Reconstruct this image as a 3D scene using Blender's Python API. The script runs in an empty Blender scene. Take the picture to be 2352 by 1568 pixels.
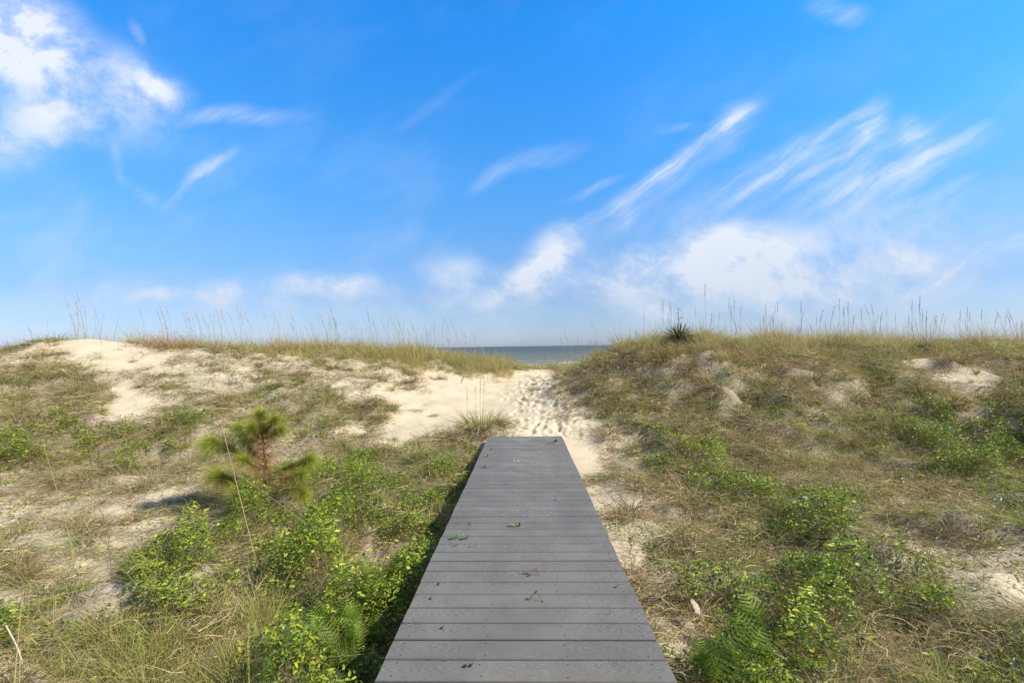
import bpy, math, random
import numpy as np
from mathutils import Vector, Matrix, Euler

R = math.radians
scene = bpy.context.scene
col = scene.collection
rng = np.random.default_rng(7)
random.seed(7)

# ------------------------------------------------------------------ camera
EYE = 1.32                                   # eye height above the deck at y = 0
F = 1096.0                                   # focal length in units of the 2352-wide measuring grid
cam_d = bpy.data.cameras.new('camera'); cam = bpy.data.objects.new('camera', cam_d); col.objects.link(cam)
cam_d.sensor_width = 36; cam_d.lens = 36 * F / 2352; cam_d.clip_start = 0.05; cam_d.clip_end = 80000
cam.matrix_world = (Matrix.Translation((0.022, 0, EYE)) @ Matrix.Rotation(R(1.54), 4, 'Z')
                    @ Matrix.Rotation(R(90.59), 4, 'X') @ Matrix.Rotation(R(-0.83), 4, 'Z'))
scene.camera = cam
scene.view_settings.view_transform = 'Standard'
scene.view_settings.look = 'None'
scene.view_settings.gamma = 1
scene.view_settings.exposure = 0.61
scene.render.resolution_x = 1024; scene.render.resolution_y = 682

# ------------------------------------------------------------------ sun and sky
SUN_EL = 41.0
SUN_AZ = 104.0                               # degrees clockwise from +Y: from the right, a little behind the camera
sd = bpy.data.lights.new('sun', 'SUN'); sd.energy = 5.0; sd.angle = R(0.5); sd.color = (1.0, 0.93, 0.80)
sun = bpy.data.objects.new('sun', sd); col.objects.link(sun)
sv = Vector((math.sin(R(SUN_AZ)) * math.cos(R(SUN_EL)), math.cos(R(SUN_AZ)) * math.cos(R(SUN_EL)), math.sin(R(SUN_EL))))
sun.rotation_euler = sv.to_track_quat('Z', 'Y').to_euler()

def hor(px): return 795 + (1200 - px) * 0.0145

world = bpy.data.worlds.new('World'); scene.world = world; world.use_nodes = True
def build_world():
    nt = world.node_tree; N = nt.nodes; L = nt.links; N.clear()
    def nd(t, **k):
        n = N.new(t)
        for a, b in k.items(): setattr(n, a, b)
        return n
    def m(op, a, b=None, c=None, clamp=False):
        n = nd('ShaderNodeMath', operation=op, use_clamp=clamp)
        for i, v in enumerate((a, b, c)):
            if v is None: continue
            if isinstance(v, (int, float)): n.inputs[i].default_value = v
            else: L.new(v, n.inputs[i])
        return n.outputs[0]
    def mix(fac, a, b, blend='MIX'):
        n = nd('ShaderNodeMix', data_type='RGBA', blend_type=blend)
        for s, v in ((n.inputs[0], fac), (n.inputs[6], a), (n.inputs[7], b)):
            if isinstance(v, (int, float)): s.default_value = v
            elif isinstance(v, tuple): s.default_value = (*v, 1)
            else: L.new(v, s)
        return n.outputs[2]
    sky = nd('ShaderNodeTexSky', sky_type='NISHITA', sun_disc=False, sun_elevation=R(SUN_EL), sun_rotation=R(SUN_AZ),
             altitude=0, air_density=1.0, dust_density=0.6, ozone_density=2.0)
    tc = nd('ShaderNodeTexCoord'); sep = nd('ShaderNodeSeparateXYZ'); L.new(tc.outputs['Generated'], sep.inputs[0])
    X, Y, Z = sep.outputs
    # elevation tint of the clear sky
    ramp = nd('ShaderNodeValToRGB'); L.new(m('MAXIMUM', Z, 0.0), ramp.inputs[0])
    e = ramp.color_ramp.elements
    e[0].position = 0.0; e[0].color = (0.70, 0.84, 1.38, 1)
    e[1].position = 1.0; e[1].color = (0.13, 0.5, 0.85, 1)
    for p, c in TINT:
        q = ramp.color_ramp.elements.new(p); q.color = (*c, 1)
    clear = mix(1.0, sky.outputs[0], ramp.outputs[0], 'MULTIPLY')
    # clouds: laid out by direction on the sky
    Yc = m('MAXIMUM', Y, 0.08)
    u = m('DIVIDE', X, Yc); v = m('DIVIDE', Z, Yc)
    uv = nd('ShaderNodeCombineXYZ'); L.new(u, uv.inputs[0]); L.new(v, uv.inputs[1])
    # warp
    wn = nd('ShaderNodeTexNoise', noise_dimensions='2D'); wn.inputs['Scale'].default_value = 3.2; wn.inputs['Detail'].default_value = 4.5
    L.new(uv.outputs[0], wn.inputs['Vector'])
    ws = nd('ShaderNodeVectorMath', operation='SUBTRACT'); L.new(wn.outputs['Color'], ws.inputs[0]); ws.inputs[1].default_value = (.5, .5, .5)
    wm = nd('ShaderNodeVectorMath', operation='SCALE'); L.new(ws.outputs[0], wm.inputs[0]); wm.inputs['Scale'].default_value = 0.08
    wa = nd('ShaderNodeVectorMath', operation='ADD'); L.new(wm.outputs[0], wa.inputs[0]); L.new(uv.outputs[0], wa.inputs[1])
    def patches(lst, vec):
        tot = None
        for k, (px, py, rx, ry, ang, s) in enumerate(lst):
            if k and k % 8 == 0:      # chained in short runs so that the shader needs little working memory
                ch = nd('ShaderNodeVectorMath', operation='MULTIPLY_ADD'); L.new(tot, ch.inputs[0]); ch.inputs[1].default_value = (1e-7, 1e-7, 0); L.new(vec, ch.inputs[2]); vec = ch.outputs[0]
            mp = nd('ShaderNodeMapping', vector_type='TEXTURE'); L.new(vec, mp.inputs[0])
            mp.inputs['Location'].default_value = ((px - 1205.5) / F, (hor(px) - py) / F, 0)
            mp.inputs['Rotation'].default_value = (0, 0, R(ang))
            mp.inputs['Scale'].default_value = (rx * 1.75 / F, ry * 1.75 / F, 1)
            ln = nd('ShaderNodeVectorMath', operation='LENGTH'); L.new(mp.outputs[0], ln.inputs[0])
            mr = nd('ShaderNodeMapRange', interpolation_type='SMOOTHERSTEP'); L.new(ln.outputs['Value'], mr.inputs[0])
            mr.inputs[1].default_value = 1; mr.inputs[2].default_value = 0.0; mr.inputs[3].default_value = 0; mr.inputs[4].default_value = s
            tot = mr.outputs[0] if tot is None else m('ADD', tot, mr.outputs[0])
        return tot
    M1 = patches(WISPS, wa.outputs[0]); M2 = patches(PUFFS, wa.outputs[0])
    def noise(scale, detail, rough, rot, sc, vec):
        m0 = nd('ShaderNodeMapping'); L.new(vec, m0.inputs[0]); m0.inputs['Rotation'].default_value = (0, 0, R(rot))
        mp = nd('ShaderNodeMapping'); L.new(m0.outputs[0], mp.inputs[0]); mp.inputs['Scale'].default_value = sc
        n = nd('ShaderNodeTexNoise', noise_dimensions='2D'); L.new(mp.outputs[0], n.inputs['Vector'])
        n.inputs['Scale'].default_value = scale; n.inputs['Detail'].default_value = detail; n.inputs['Roughness'].default_value = rough
        return n.outputs[0]
    n1 = noise(11, 10, 0.66, -33, (0.28, 2.0, 1), wa.outputs[0])
    n2 = noise(8, 11, 0.64, 20, (1.0, 1.5, 1), wa.outputs[0])
    n3 = noise(3.5, 6, 0.6, -25, (0.8, 1.6, 1), wa.outputs[0])
    def mrange(v, a, b, c, d):
        mr = nd('ShaderNodeMapRange', interpolation_type='SMOOTHSTEP'); L.new(v, mr.inputs[0])
        for i, x in enumerate((a, b, c, d)): mr.inputs[i + 1].default_value = x
        return mr.outputs[0]
    w = m('MULTIPLY', M1, mrange(m('ADD', m('MULTIPLY', n1, .8), m('MULTIPLY', n2, .2)), 0.34, 0.68, 0.2, 1.0))
    p = m('MULTIPLY', M2, mrange(n2, 0.30, 0.68, 0.30, 1.1))
    veil = m('MULTIPLY', mrange(n3, 0.42, 0.8, 0.0, 0.30), mrange(Z, 0.45, 0.05, 0.15, 1.0))
    dens = m('ADD', m('ADD', w, p), veil)
    dens = m('MULTIPLY', dens, mrange(Y, 0.0, 0.3, 0.2, 1))
    # unseen broken overcast overhead and behind, added as neutral fill light
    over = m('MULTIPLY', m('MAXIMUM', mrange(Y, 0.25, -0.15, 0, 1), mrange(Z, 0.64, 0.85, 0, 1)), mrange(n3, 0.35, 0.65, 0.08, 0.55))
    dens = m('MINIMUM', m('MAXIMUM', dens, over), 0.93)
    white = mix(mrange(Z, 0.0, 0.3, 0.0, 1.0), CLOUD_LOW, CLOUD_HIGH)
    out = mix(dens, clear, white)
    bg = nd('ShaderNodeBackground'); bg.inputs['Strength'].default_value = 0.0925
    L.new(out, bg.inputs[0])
    wo = nd('ShaderNodeOutputWorld'); L.new(bg.outputs[0], wo.inputs[0])
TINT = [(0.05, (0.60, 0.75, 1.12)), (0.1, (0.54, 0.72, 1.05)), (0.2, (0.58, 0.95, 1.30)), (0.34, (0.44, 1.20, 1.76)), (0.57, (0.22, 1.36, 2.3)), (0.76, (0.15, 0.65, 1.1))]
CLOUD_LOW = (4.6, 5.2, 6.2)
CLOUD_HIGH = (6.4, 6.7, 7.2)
WISPS = []
def streak(pts, h, st):
    for (x0, y0), (x1, y1) in zip(pts, pts[1:]):
        WISPS.append(((x0 + x1) / 2, (y0 + y1) / 2, math.hypot(x1 - x0, y1 - y0) * .62, h, math.degrees(math.atan2(y0 - y1, x1 - x0)), st))
for p in ([(1300, 525), (1480, 425), (1600, 350), (1700, 285)], [(1640, 490), (1760, 425), (1880, 355), (1965, 285)], [(1800, 455), (1940, 385), (2000, 330), (2030, 270)],
          [(1880, 490), (2000, 430), (2080, 385), (2140, 325)], [(2010, 440), (2140, 375), (2250, 310)], [(2040, 505), (2200, 435)], [(2080, 670), (2240, 600), (2352, 520)]):
    streak(p, 13, .34); streak([(x + 25, y + 22) for x, y in p], 26, .2)
streak([(1460, 440), (1640, 330), (1745, 250)], 26, .42); streak([(1700, 440), (1980, 300)], 34, .28); streak([(1900, 470), (2160, 320)], 34, .3); streak([(2050, 700), (2352, 560)], 34, .45)
streak([(1560, 500), (1830, 360)], 26, .2); streak([(1090, 430), (1170, 385), (1310, 345)], 22, .2); streak([(1310, 450), (1420, 405)], 9, .34); streak([(900, 300), (1080, 185)], 14, .08)
streak([(360, 465), (440, 400), (525, 355)], 13, .4); streak([(220, 330), (250, 400), (370, 480)], 14, .2); streak([(410, 255), (655, 262)], 22, .34); streak([(1620, 300), (1520, 302)], 12, .2)
WISPS += [(1690, 285, 60, 30, 42, .45), (2010, 285, 34, 56, -25, .5), (2105, 325, 34, 46, 15, .5), (1450, 480, 24, 24, 70, .25), (1925, 28, 60, 24, 0, .35), (300, 60, 16, 30, 30, .25), (1900, 520, 260, 50, 25, .22)]
PUFFS = [
    (10, 40, 150, 95, -25, 1.15), (110, 170, 260, 110, -25, 0.6), (320, 175, 110, 52, -25, 0.5), (340, 175, 50, 28, -28, .35), (20, 290, 140, 70, 20, 0.55), (460, 378, 40, 16, 30, .4), (1690, 575, 120, 60, -14, .62), (1660, 560, 50, 30, 20, .3), (1740, 600, 60, 26, -20, .25), (1270, 585, 80, 48, 55, .75), (1215, 640, 110, 26, 30, .6), (1070, 625, 110, 34, -5, .42),
    (730, 655, 95, 24, -4, .55), (820, 660, 60, 20, 0, .45), (365, 688, 60, 17, 0, .62), (490, 672, 70, 30, 8, .62), (255, 685, 70, 34, 0, .36),
    (1750, 695, 75, 22, -30, .5), (1875, 678, 75, 26, -10, .5), (1850, 600, 360, 80, 5, .55), (1450, 610, 220, 60, 10, .5), (2080, 605, 60, 28, -10, .5),
    (1500, 710, 60, 16, -15, .4), (1650, 670, 560, 70, 0, .5), (600, 690, 520, 60, 0, .34)]
build_world()

# ------------------------------------------------------------------ helpers
def tag(o, label=None, cat=None, group=None, kind=None):
    if label: o['label'] = label
    if cat: o['category'] = cat
    if group: o['group'] = group
    if kind: o['kind'] = kind
    return o

def nmat(name):
    m = bpy.data.materials.new(name); m.use_nodes = True
    nt = m.node_tree; return m, nt, nt.nodes['Principled BSDF']

class MB:
    """numpy mesh buffer: quads (and triangles as quads split elsewhere) with one colour per vertex"""
    def __init__(s): s.v = []; s.q = []; s.c = []; s.n = 0
    def add(s, v, q, c):
        v = np.asarray(v, float).reshape(-1, 3); q = np.asarray(q, int).reshape(-1, 4)
        c = np.asarray(c, float)
        if c.ndim == 1: c = np.tile(c, (len(v), 1))
        s.v.append(v); s.q.append(q + s.n); s.c.append(c); s.n += len(v)
    def build(s, name, mat, parent=None, smooth=True):
        v = np.concatenate(s.v); q = np.concatenate(s.q); c = np.concatenate(s.c)
        me = bpy.data.meshes.new(name)
        me.vertices.add(len(v)); me.vertices.foreach_set('co', v.astype(np.float32).ravel())
        tri = q[:, 2] == q[:, 3]
        tot = np.where(tri, 3, 4); start = np.concatenate(([0], np.cumsum(tot)[:-1]))
        keep = np.ones(q.shape, bool); keep[tri, 3] = False
        idx = q[keep]
        me.loops.add(len(idx)); me.loops.foreach_set('vertex_index', idx.astype(np.int32))
        me.polygons.add(len(q)); me.polygons.foreach_set('loop_start', start.astype(np.int32)); 
        me.polygons.foreach_set('use_smooth', np.full(len(q), smooth, bool))
        at = me.color_attributes.new('col', 'FLOAT_COLOR', 'POINT')
        at.data.foreach_set('color', np.concatenate([c, np.ones((len(c), 1))], 1).astype(np.float32).ravel())
        me.update(calc_edges=True)
        if mat: me.materials.append(mat)
        o = bpy.data.objects.new(name, me); col.objects.link(o)
        if parent: o.parent = parent
        return o

def norm(a): return a / np.maximum(np.linalg.norm(a, axis=-1, keepdims=True), 1e-9)

def ribbons(mb, p, d, L, W, bend, c, segs=3, side=None, tipc=None, wav=0.0):
    """n tapering blades: base p, direction d, length L, width W, sagging by bend"""
    n = len(p)
    if n == 0: return
    p = np.asarray(p, float); d = norm(np.asarray(d, float))
    L = np.broadcast_to(L, n); W = np.broadcast_to(W, n); bend = np.broadcast_to(bend, n)
    if side is None: side = np.cross(d, rng.normal(size=(n, 3)) + [0, 0, .3])
    side = norm(side)
    wv = norm(np.cross(d, rng.normal(size=(n, 3)))) * (wav * L)[:, None] if wav else 0
    V = np.zeros((n, segs + 1, 2, 3)); Cc = np.zeros((n, segs + 1, 2, 3))
    c = np.broadcast_to(c, (n, 3)); tipc = c if tipc is None else np.broadcast_to(tipc, (n, 3))
    for k in range(segs + 1):
        t = k / segs
        q = p + d * (L * t)[:, None] + np.array([0, 0, -1.0]) * (bend * L * t * t)[:, None]
        if wav: q = q + wv * math.sin(t * 5.0)
        w = (W * 0.5 * (1 - t * 0.85))[:, None] * side
        V[:, k, 0] = q - w; V[:, k, 1] = q + w
        Cc[:, k] = (c * (1 - t) + tipc * t)[:, None, :]
    b = (np.arange(n) * (segs + 1) * 2)[:, None]
    qs = [np.stack([b[:, 0] + 2 * k, b[:, 0] + 2 * k + 1, b[:, 0] + 2 * k + 3, b[:, 0] + 2 * k + 2], 1) for k in range(segs)]
    mb.add(V.reshape(-1, 3), np.concatenate(qs), Cc.reshape(-1, 3))

def leaves(mb, p, d, up, L, W, c, fold=0.25, curl=0.15):
    n = len(p)
    if n == 0: return
    d = norm(d); s = norm(np.cross(d, up)); u = np.cross(s, d)
    L = np.broadcast_to(L, n)[:, None]; W = np.broadcast_to(W, n)[:, None]
    V = np.stack([p,
                  p + d * L * .28 - s * W * .42 + u * W * fold * .5,
                  p + d * L * .68 - s * W * .36 + u * W * fold * .3 - u * L * curl * .4,
                  p + d * L - u * L * curl,
                  p + d * L * .68 + s * W * .36 + u * W * fold * .3 - u * L * curl * .4,
                  p + d * L * .28 + s * W * .42 + u * W * fold * .5], 1)
    b = np.arange(n) * 6
    q = np.concatenate([np.stack([b, b + 1, b + 2, b + 3], 1), np.stack([b, b + 3, b + 4, b + 5], 1)])
    c = np.broadcast_to(c, (n, 3))
    mb.add(V.reshape(-1, 3), q, np.repeat(c, 6, 0))

def tube(mb, pts, rad, c, sides=6, cap=True):
    pts = np.asarray(pts, float); k = len(pts); rad = np.broadcast_to(rad, k)
    t = norm(np.gradient(pts, axis=0)); ref = np.array([0.3, 0.9, 0.2]); 
    a = norm(np.cross(t, ref)); b = np.cross(t, a)
    ang = np.arange(sides) / sides * 2 * math.pi
    V = pts[:, None] + rad[:, None, None] * (np.cos(ang)[None, :, None] * a[:, None] + np.sin(ang)[None, :, None] * b[:, None])
    q = []
    for i in range(k - 1):
        for j in range(sides):
            j2 = (j + 1) % sides
            q.append([i * sides + j, i * sides + j2, (i + 1) * sides + j2, (i + 1) * sides + j])
    V = V.reshape(-1, 3)
    if cap:
        V = np.concatenate([V, pts[:1], pts[-1:]]); n0 = k * sides
        for j in range(sides):
            j2 = (j + 1) % sides
            q.append([n0, j2, j, j]); q.append([n0 + 1, (k - 1) * sides + j, (k - 1) * sides + j2, (k - 1) * sides + j2])
    mb.add(V, q, c)

def box(mb, x0, x1, y0, y1, z0, z1, c, zf=None):
    """box, optionally with its heights following the slope function zf(y)"""
    v = []
    for y in (y0, y1):
        s = zf(y) if zf else 0
        for x in (x0, x1):
            for z in (z0, z1): v.append((x, y, z + s))
    q = [[0, 1, 3, 2], [4, 6, 7, 5], [0, 4, 5, 1], [2, 3, 7, 6], [1, 5, 7, 3], [0, 2, 6, 4]]
    mb.add(v, q, c)

def smooth_path(pts, n=10):
    pts = np.asarray(pts, float); t = np.linspace(0, len(pts) - 1, n)
    out = []
    for x in t:
        i = min(int(x), len(pts) - 2); f = x - i
        p0 = pts[max(i - 1, 0)]; p1 = pts[i]; p2 = pts[i + 1]; p3 = pts[min(i + 2, len(pts) - 1)]
        out.append(0.5 * ((2 * p1) + (-p0 + p2) * f + (2 * p0 - 5 * p1 + 4 * p2 - p3) * f * f + (-p0 + 3 * p1 - 3 * p2 + p3) * f ** 3))
    return np.array(out)

# value noise
_T = rng.random((256, 256))
def vnoise(x, y):
    xi = np.floor(x).astype(int); yi = np.floor(y).astype(int); fx = x - xi; fy = y - yi
    fx = fx * fx * (3 - 2 * fx); fy = fy * fy * (3 - 2 * fy)
    a = _T[xi & 255, yi & 255]; b = _T[(xi + 1) & 255, yi & 255]; c = _T[xi & 255, (yi + 1) & 255]; d = _T[(xi + 1) & 255, (yi + 1) & 255]
    return (a * (1 - fx) + b * fx) * (1 - fy) + (c * (1 - fx) + d * fx) * fy
def fbm(x, y, o=4):
    s = 0; a = .5
    for i in range(o): s = s + a * vnoise(x + 17.3 * i, y + 9.1 * i); x = x * 2.03; y = y * 2.03; a *= .5
    return s / (1 - .5 ** o)
def sstep(a, b, x):
    t = np.clip((x - a) / (b - a), 0, 1); return t * t * (3 - 2 * t)

# ------------------------------------------------------------------ terrain heights
CP = []
def Pi(px, py, D): CP.append(((px - 1205.5) / F * D, D, EYE - (py - hor(px)) / F * D))
for a in [(-1, 0, -.5), (-4, 0, -.5), (-10, 0, -.4), (1, 0, -.5), (4, 0, -.45), (10, 0, -.3), (0, 4, -.5), (-1, 4, -.52), (1, 4, -.5), (-3, 4, -.5),
          (-6, 4.5, -.45), (3, 4, -.5), (6, 4, -.42), (-.9, 7, -.42), (0, 7.6, -.38), (.9, 7, -.4), (-2, 6.5, -.44), (2, 6, -.44), (-12, 5, -.2), (12, 5, 0)]: CP.append(a)
for a in [(60, 1100, 6.6), (350, 1100, 6.6), (60, 1000, 7.8), (300, 1000, 7.9), (500, 1010, 7.9), (60, 905, 9.4), (300, 905, 9.6), (550, 900, 10), (800, 905, 10.5),
          (170, 779, 12.3), (20, 806, 12), (260, 788, 12.5), (350, 800, 12.8), (550, 803, 13.2), (750, 809, 13.6), (950, 815, 14), (1060, 832, 14.4),
          (700, 1040, 7.9), (850, 990, 8.8), (950, 960, 9.6), (1000, 900, 11.3), (1000, 860, 12.8), (1200, 1000, 8.3), (1200, 950, 9.7), (1200, 900, 11.6),
          (1210, 850, 14.5), (1300, 862, 13.6), (1330, 960, 9.0), (1400, 1050, 7.4), (1500, 1060, 7.0), (1500, 960, 8.6), (1450, 885, 9.8), (1425, 816, 11),
          (1350, 843, 12), (1550, 805, 10.8), (1700, 803, 11), (1850, 811, 11.2), (2000, 803, 11), (2150, 800, 11.2), (2340, 813, 11.5), (1700, 900, 8.9),
          (1700, 1000, 7.6), (1750, 1120, 5.9), (2000, 865, 9.2), (2000, 960, 8.0), (2000, 1080, 6.5), (2250, 850, 9.0), (2250, 960, 7.6), (2300, 1050, 6.6), (2300, 1150, 5.3)]: Pi(*a)
for x in range(-18, 19, 4):
    for y, z in ((17, .45), (20, 0), (26, -1.3)): CP.append((x, y, z))
CP = np.array(CP)
def _tps():
    n = len(CP); d = np.hypot(CP[:, None, 0] - CP[None, :, 0], CP[:, None, 1] - CP[None, :, 1])
    K = np.where(d > 0, d * d * np.log(d + 1e-9), 0) + np.eye(n) * 0.03
    P = np.c_[np.ones(n), CP[:, :2]]; A = np.block([[K, P], [P.T, np.zeros((3, 3))]])
    return np.linalg.solve(A, np.r_[CP[:, 2], 0, 0, 0])
_W = _tps()
def base_h(x, y):
    x = np.asarray(x, float).ravel(); y = np.asarray(y, float).ravel()
    z = _W[-3] + _W[-2] * x + _W[-1] * y
    for i in range(0, len(CP)):
        r2 = (x - CP[i, 0]) ** 2 + (y - CP[i, 1]) ** 2
        z = z + _W[i] * 0.5 * r2 * np.log(r2 + 1e-9)
    # the dune line runs on to both sides, and falls to the beach behind
    prof = np.interp(y, [-40, 4, 6.5, 9.5, 12, 14, 17, 20, 26, 40, 70, 98, 125, 400], [0, -.3, -.2, .7, 1.35, 1.2, .45, 0, -1.3, -1.9, -2.4, -3.0, -4, -6])
    prof = prof + (fbm(x * .11 + 50, y * .11 + 50, 3) - .5) * 1.2 * sstep(4, 10, y) * (1 - sstep(18, 30, y))
    w = np.maximum.reduce([sstep(13, 18, np.abs(x)), sstep(20, 26, y), sstep(-1, -5, y)])
    return z * (1 - w) + prof * w

def relief(x, y, veg):
    z = (fbm(x * .9, y * .9, 3) - .5) * .10 + (fbm(x * 3.1 + 7, y * 3.1, 3) - .5) * .035
    z = z + veg * ((fbm(x * 1.7 + 31, y * 1.7 + 11, 3) - .45) * .50 + (fbm(x * 4.5, y * 4.5 + 60, 2) - .5) * .09)
    return z

# image-plane coordinates of a ground point, only used to read the planting plan
def project(x, y, z):
    yy = np.maximum(y, .5); px = 1205.5 + F * x / yy
    return px, 795 + (1200 - px) * .0145 + F * (EYE - z) / yy

PLAN = [  # 24 columns x 20 rows of cover kinds; rows start at 770, 40 apart
    [4, 0, 0, 1, 1, 2, 2, 2, 2, 2, 4, 4, 4, 2, 3, 3, 3, 3, 3, 3, 3, 3, 3, 3],
    [1, 1, 0, 0, 1, 1, 1, 1, 1, 1, 4, 4, 0, 2, 3, 3, 3, 3, 3, 3, 3, 0, 3, 3],
    [3, 2, 1, 1, 1, 1, 2, 1, 1, 1, 0, 0, 0, 2, 3, 3, 3, 3, 3, 3, 3, 1, 0, 3],
    [3, 3, 0, 1, 1, 2, 4, 4, 1, 0, 0, 0, 0, 1, 3, 3, 3, 3, 3, 3, 4, 3, 3, 3],
    [3, 3, 0, 1, 1, 2, 4, 4, 3, 0, 0, 0, 0, 1, 2, 3, 3, 3, 3, 4, 4, 6, 7, 8],
    [3, 6, 6, 6, 6, 2, 4, 5, 1, 0, 0, 1, 0, 0, 2, 6, 4, 3, 4, 4, 3, 6, 8, 8],
    [6, 7, 6, 7, 4, 4, 1, 1, 2, 1, 2, 2, 0, 0, 1, 6, 6, 3, 3, 4, 6, 7, 8, 8],
    [7, 6, 6, 2, 2, 1, 1, 2, 6, 6, 2, 2, 0, 0, 1, 6, 7, 3, 4, 4, 4, 6, 6, 8],
    [1, 2, 2, 1, 2, 2, 6, 6, 6, 6, 6, 2, 2, 1, 1, 2, 7, 4, 3, 3, 4, 4, 4, 4],
    [1, 1, 1, 1, 2, 1, 6, 7, 7, 6, 6, 6, 2, 1, 1, 2, 6, 6, 1, 4, 3, 3, 4, 6],
    [1, 1, 0, 1, 1, 7, 7, 6, 7, 6, 5, 6, 6, 2, 1, 1, 2, 2, 6, 6, 1, 4, 3, 4],
    [1, 2, 1, 1, 2, 7, 7, 7, 7, 6, 6, 6, 2, 2, 1, 2, 2, 6, 6, 6, 1, 1, 3, 3],
    [1, 1, 1, 1, 7, 7, 7, 7, 6, 2, 6, 2, 6, 2, 1, 2, 2, 2, 1, 6, 7, 1, 1, 2],
    [2, 1, 0, 6, 7, 7, 7, 7, 2, 4, 6, 6, 2, 1, 2, 6, 1, 2, 6, 7, 7, 6, 1, 1],
    [3, 2, 0, 7, 7, 7, 7, 7, 2, 6, 6, 6, 2, 1, 2, 1, 2, 6, 6, 7, 7, 6, 1, 0],
    [3, 2, 2, 7, 6, 7, 7, 6, 5, 7, 7, 6, 2, 1, 2, 2, 6, 7, 7, 7, 7, 6, 1, 1],
    [3, 2, 2, 7, 6, 5, 5, 7, 7, 7, 6, 6, 2, 1, 2, 2, 2, 6, 7, 7, 7, 6, 2, 3],
    [6, 5, 5, 5, 5, 5, 4, 7, 7, 7, 6, 6, 2, 1, 2, 2, 2, 6, 7, 7, 6, 2, 3, 5],
    [6, 5, 5, 5, 5, 5, 7, 7, 7, 7, 6, 6, 2, 1, 2, 2, 2, 7, 7, 6, 3, 3, 3, 5],
    [3, 5, 5, 5, 5, 5, 7, 7, 7, 7, 6, 6, 2, 1, 2, 6, 6, 6, 6, 3, 3, 5, 5, 5],
]
KIND = [  # thatch, dry tufts, green tufts, upright yellow-green grass, leafy vines
    (0, 0, 0, 0, 0),            # 0 bare sand
    (1.0, .12, .09, 0, .11),    # 1 sand with wisps
    (.95, .50, .38, 0, .22),    # 2 dry cover
    (.9, 1.5, .95, 0, .16),     # 3 dense dry tussocks
    (.7, .5, 1.4, .05, .28),    # 4 green grass
    (.8, .25, .45, .75, .55),     # 5 tall yellow-green grass
    (.85, .3, .6, .08, 1.2),    # 6 vines in grass
    (.6, .15, .5, .12, 2.1),    # 7 dense vines
    (.4, .1, .4, 0, 3.2)]       # 8 shrubby vines
GRID = np.array([[KIND[c] for c in row] for row in PLAN])
def plan(x, y, z):
    """densities of the five kinds of cover at ground points"""
    px, py = project(x, y, z)
    wx = (fbm(x * 1.3 + 3, y * 1.3, 3) - .5); wy = (fbm(x * 1.3 + 91, y * 1.3 + 40, 3) - .5)
    gx = np.clip((px + wx * 110) / 98 - .5, 0, 22.999); gy = np.clip((py + wy * 50 - 770) / 40 - .5, 0, 18.999)
    i = gy.astype(int); j = gx.astype(int); fx = sstep(.2, .8, gx - j)[:, None]; fy = sstep(.2, .8, gy - i)[:, None]
    g = (GRID[i, j] * (1 - fx) + GRID[i, j + 1] * fx) * (1 - fy) + (GRID[i + 1, j] * (1 - fx) + GRID[i + 1, j + 1] * fx) * fy
    # behind the dune line: plain grass
    b = sstep(13.6, 15.2, y)[:, None]
    back = np.array([.4, .45, .55, .35, .03])
    path = np.exp(-((x - .35) / .9) ** 2)[:, None] * (y < 17)[:, None]
    g = g * (1 - b) + back * b * (1 - path)
    # bare sand of the beach path and under the deck
    under = (np.abs(x) < .70) & (y < 8.12)
    g[under] *= 0.0
    g[y > 27] = 0
    return g
def coverage(x, y):
    z = base_h(x, y); g = plan(x, y, z)
    return np.clip(g[:, 0] * .36 + g[:, 1] * .3 + g[:, 2] * .22 + g[:, 3] * .25 + g[:, 4] * .25, 0, 1), g

def footprints():
    P = []
    r = np.random.default_rng(3)
    for _ in range(300):
        y = 8.35 + 6.6 * r.random() ** 1.25
        cx = np.interp(y, [8, 9.5, 11, 13, 15], [.45, .38, .12, .22, .42])
        P.append((cx + r.normal() * np.interp(y, [8, 11, 15], [.34, .30, .22]), y, r.uniform(-.5, .5), r.uniform(.7, 1.1)))
    return P
FOOT = footprints()
def footh(x, y):
    z = np.zeros_like(x); idx = np.where((np.abs(x) < 2.2) & (y > 8.1) & (y < 15.4))[0]
    xs = x[idx]; ys = y[idx]; zz = np.zeros(len(idx))
    for fx, fy, a, s in FOOT:
        dx = xs - fx; dy = ys - fy; ca, sa = math.cos(a), math.sin(a)
        u = (dx * ca + dy * sa) / (.065 * s); v = (-dx * sa + dy * ca) / (.125 * s); r = np.sqrt(u * u + v * v)
        zz += -.020 * s * np.exp(-r ** 4) + .007 * np.exp(-((r - 1.35) / .35) ** 2)
    z[idx] = zz; return z

def ground_h(x, y, foot=False):
    x = np.asarray(x, float).ravel(); y = np.asarray(y, float).ravel()
    out = np.zeros(len(x))
    for s in range(0, len(x), 200000):
        xx = x[s:s + 200000]; yy = y[s:s + 200000]
        b = base_h(xx, yy); cv, _ = coverage(xx, yy)
        near = 1 - sstep(26, 60, yy)
        h = b + relief(xx, yy, cv * near) * (1 - .7 * (1 - sstep(.75, 1.4, np.abs(xx))) * (1 - sstep(7.9, 9.2, yy)))
        if foot: h = h + footh(xx, yy)
        out[s:s + 200000] = h
    return out
def gh(x, y): return float(ground_h([x], [y], True)[0])
def at(px, py, z0=None):
    """ground point seen at a place of the photograph"""
    dx = (px - 1205.5) / F; dz = -(py - hor(px)) / F
    D = np.arange(1.5, 24, .02); h = base_h(dx * D, D); z = EYE + dz * D
    k = np.argmax(z < h)
    if not (z < h).any(): k = np.argmin(np.abs(z - h))
    x, y = dx * D[k], D[k]
    return Vector((x, y, gh(x, y)))

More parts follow.
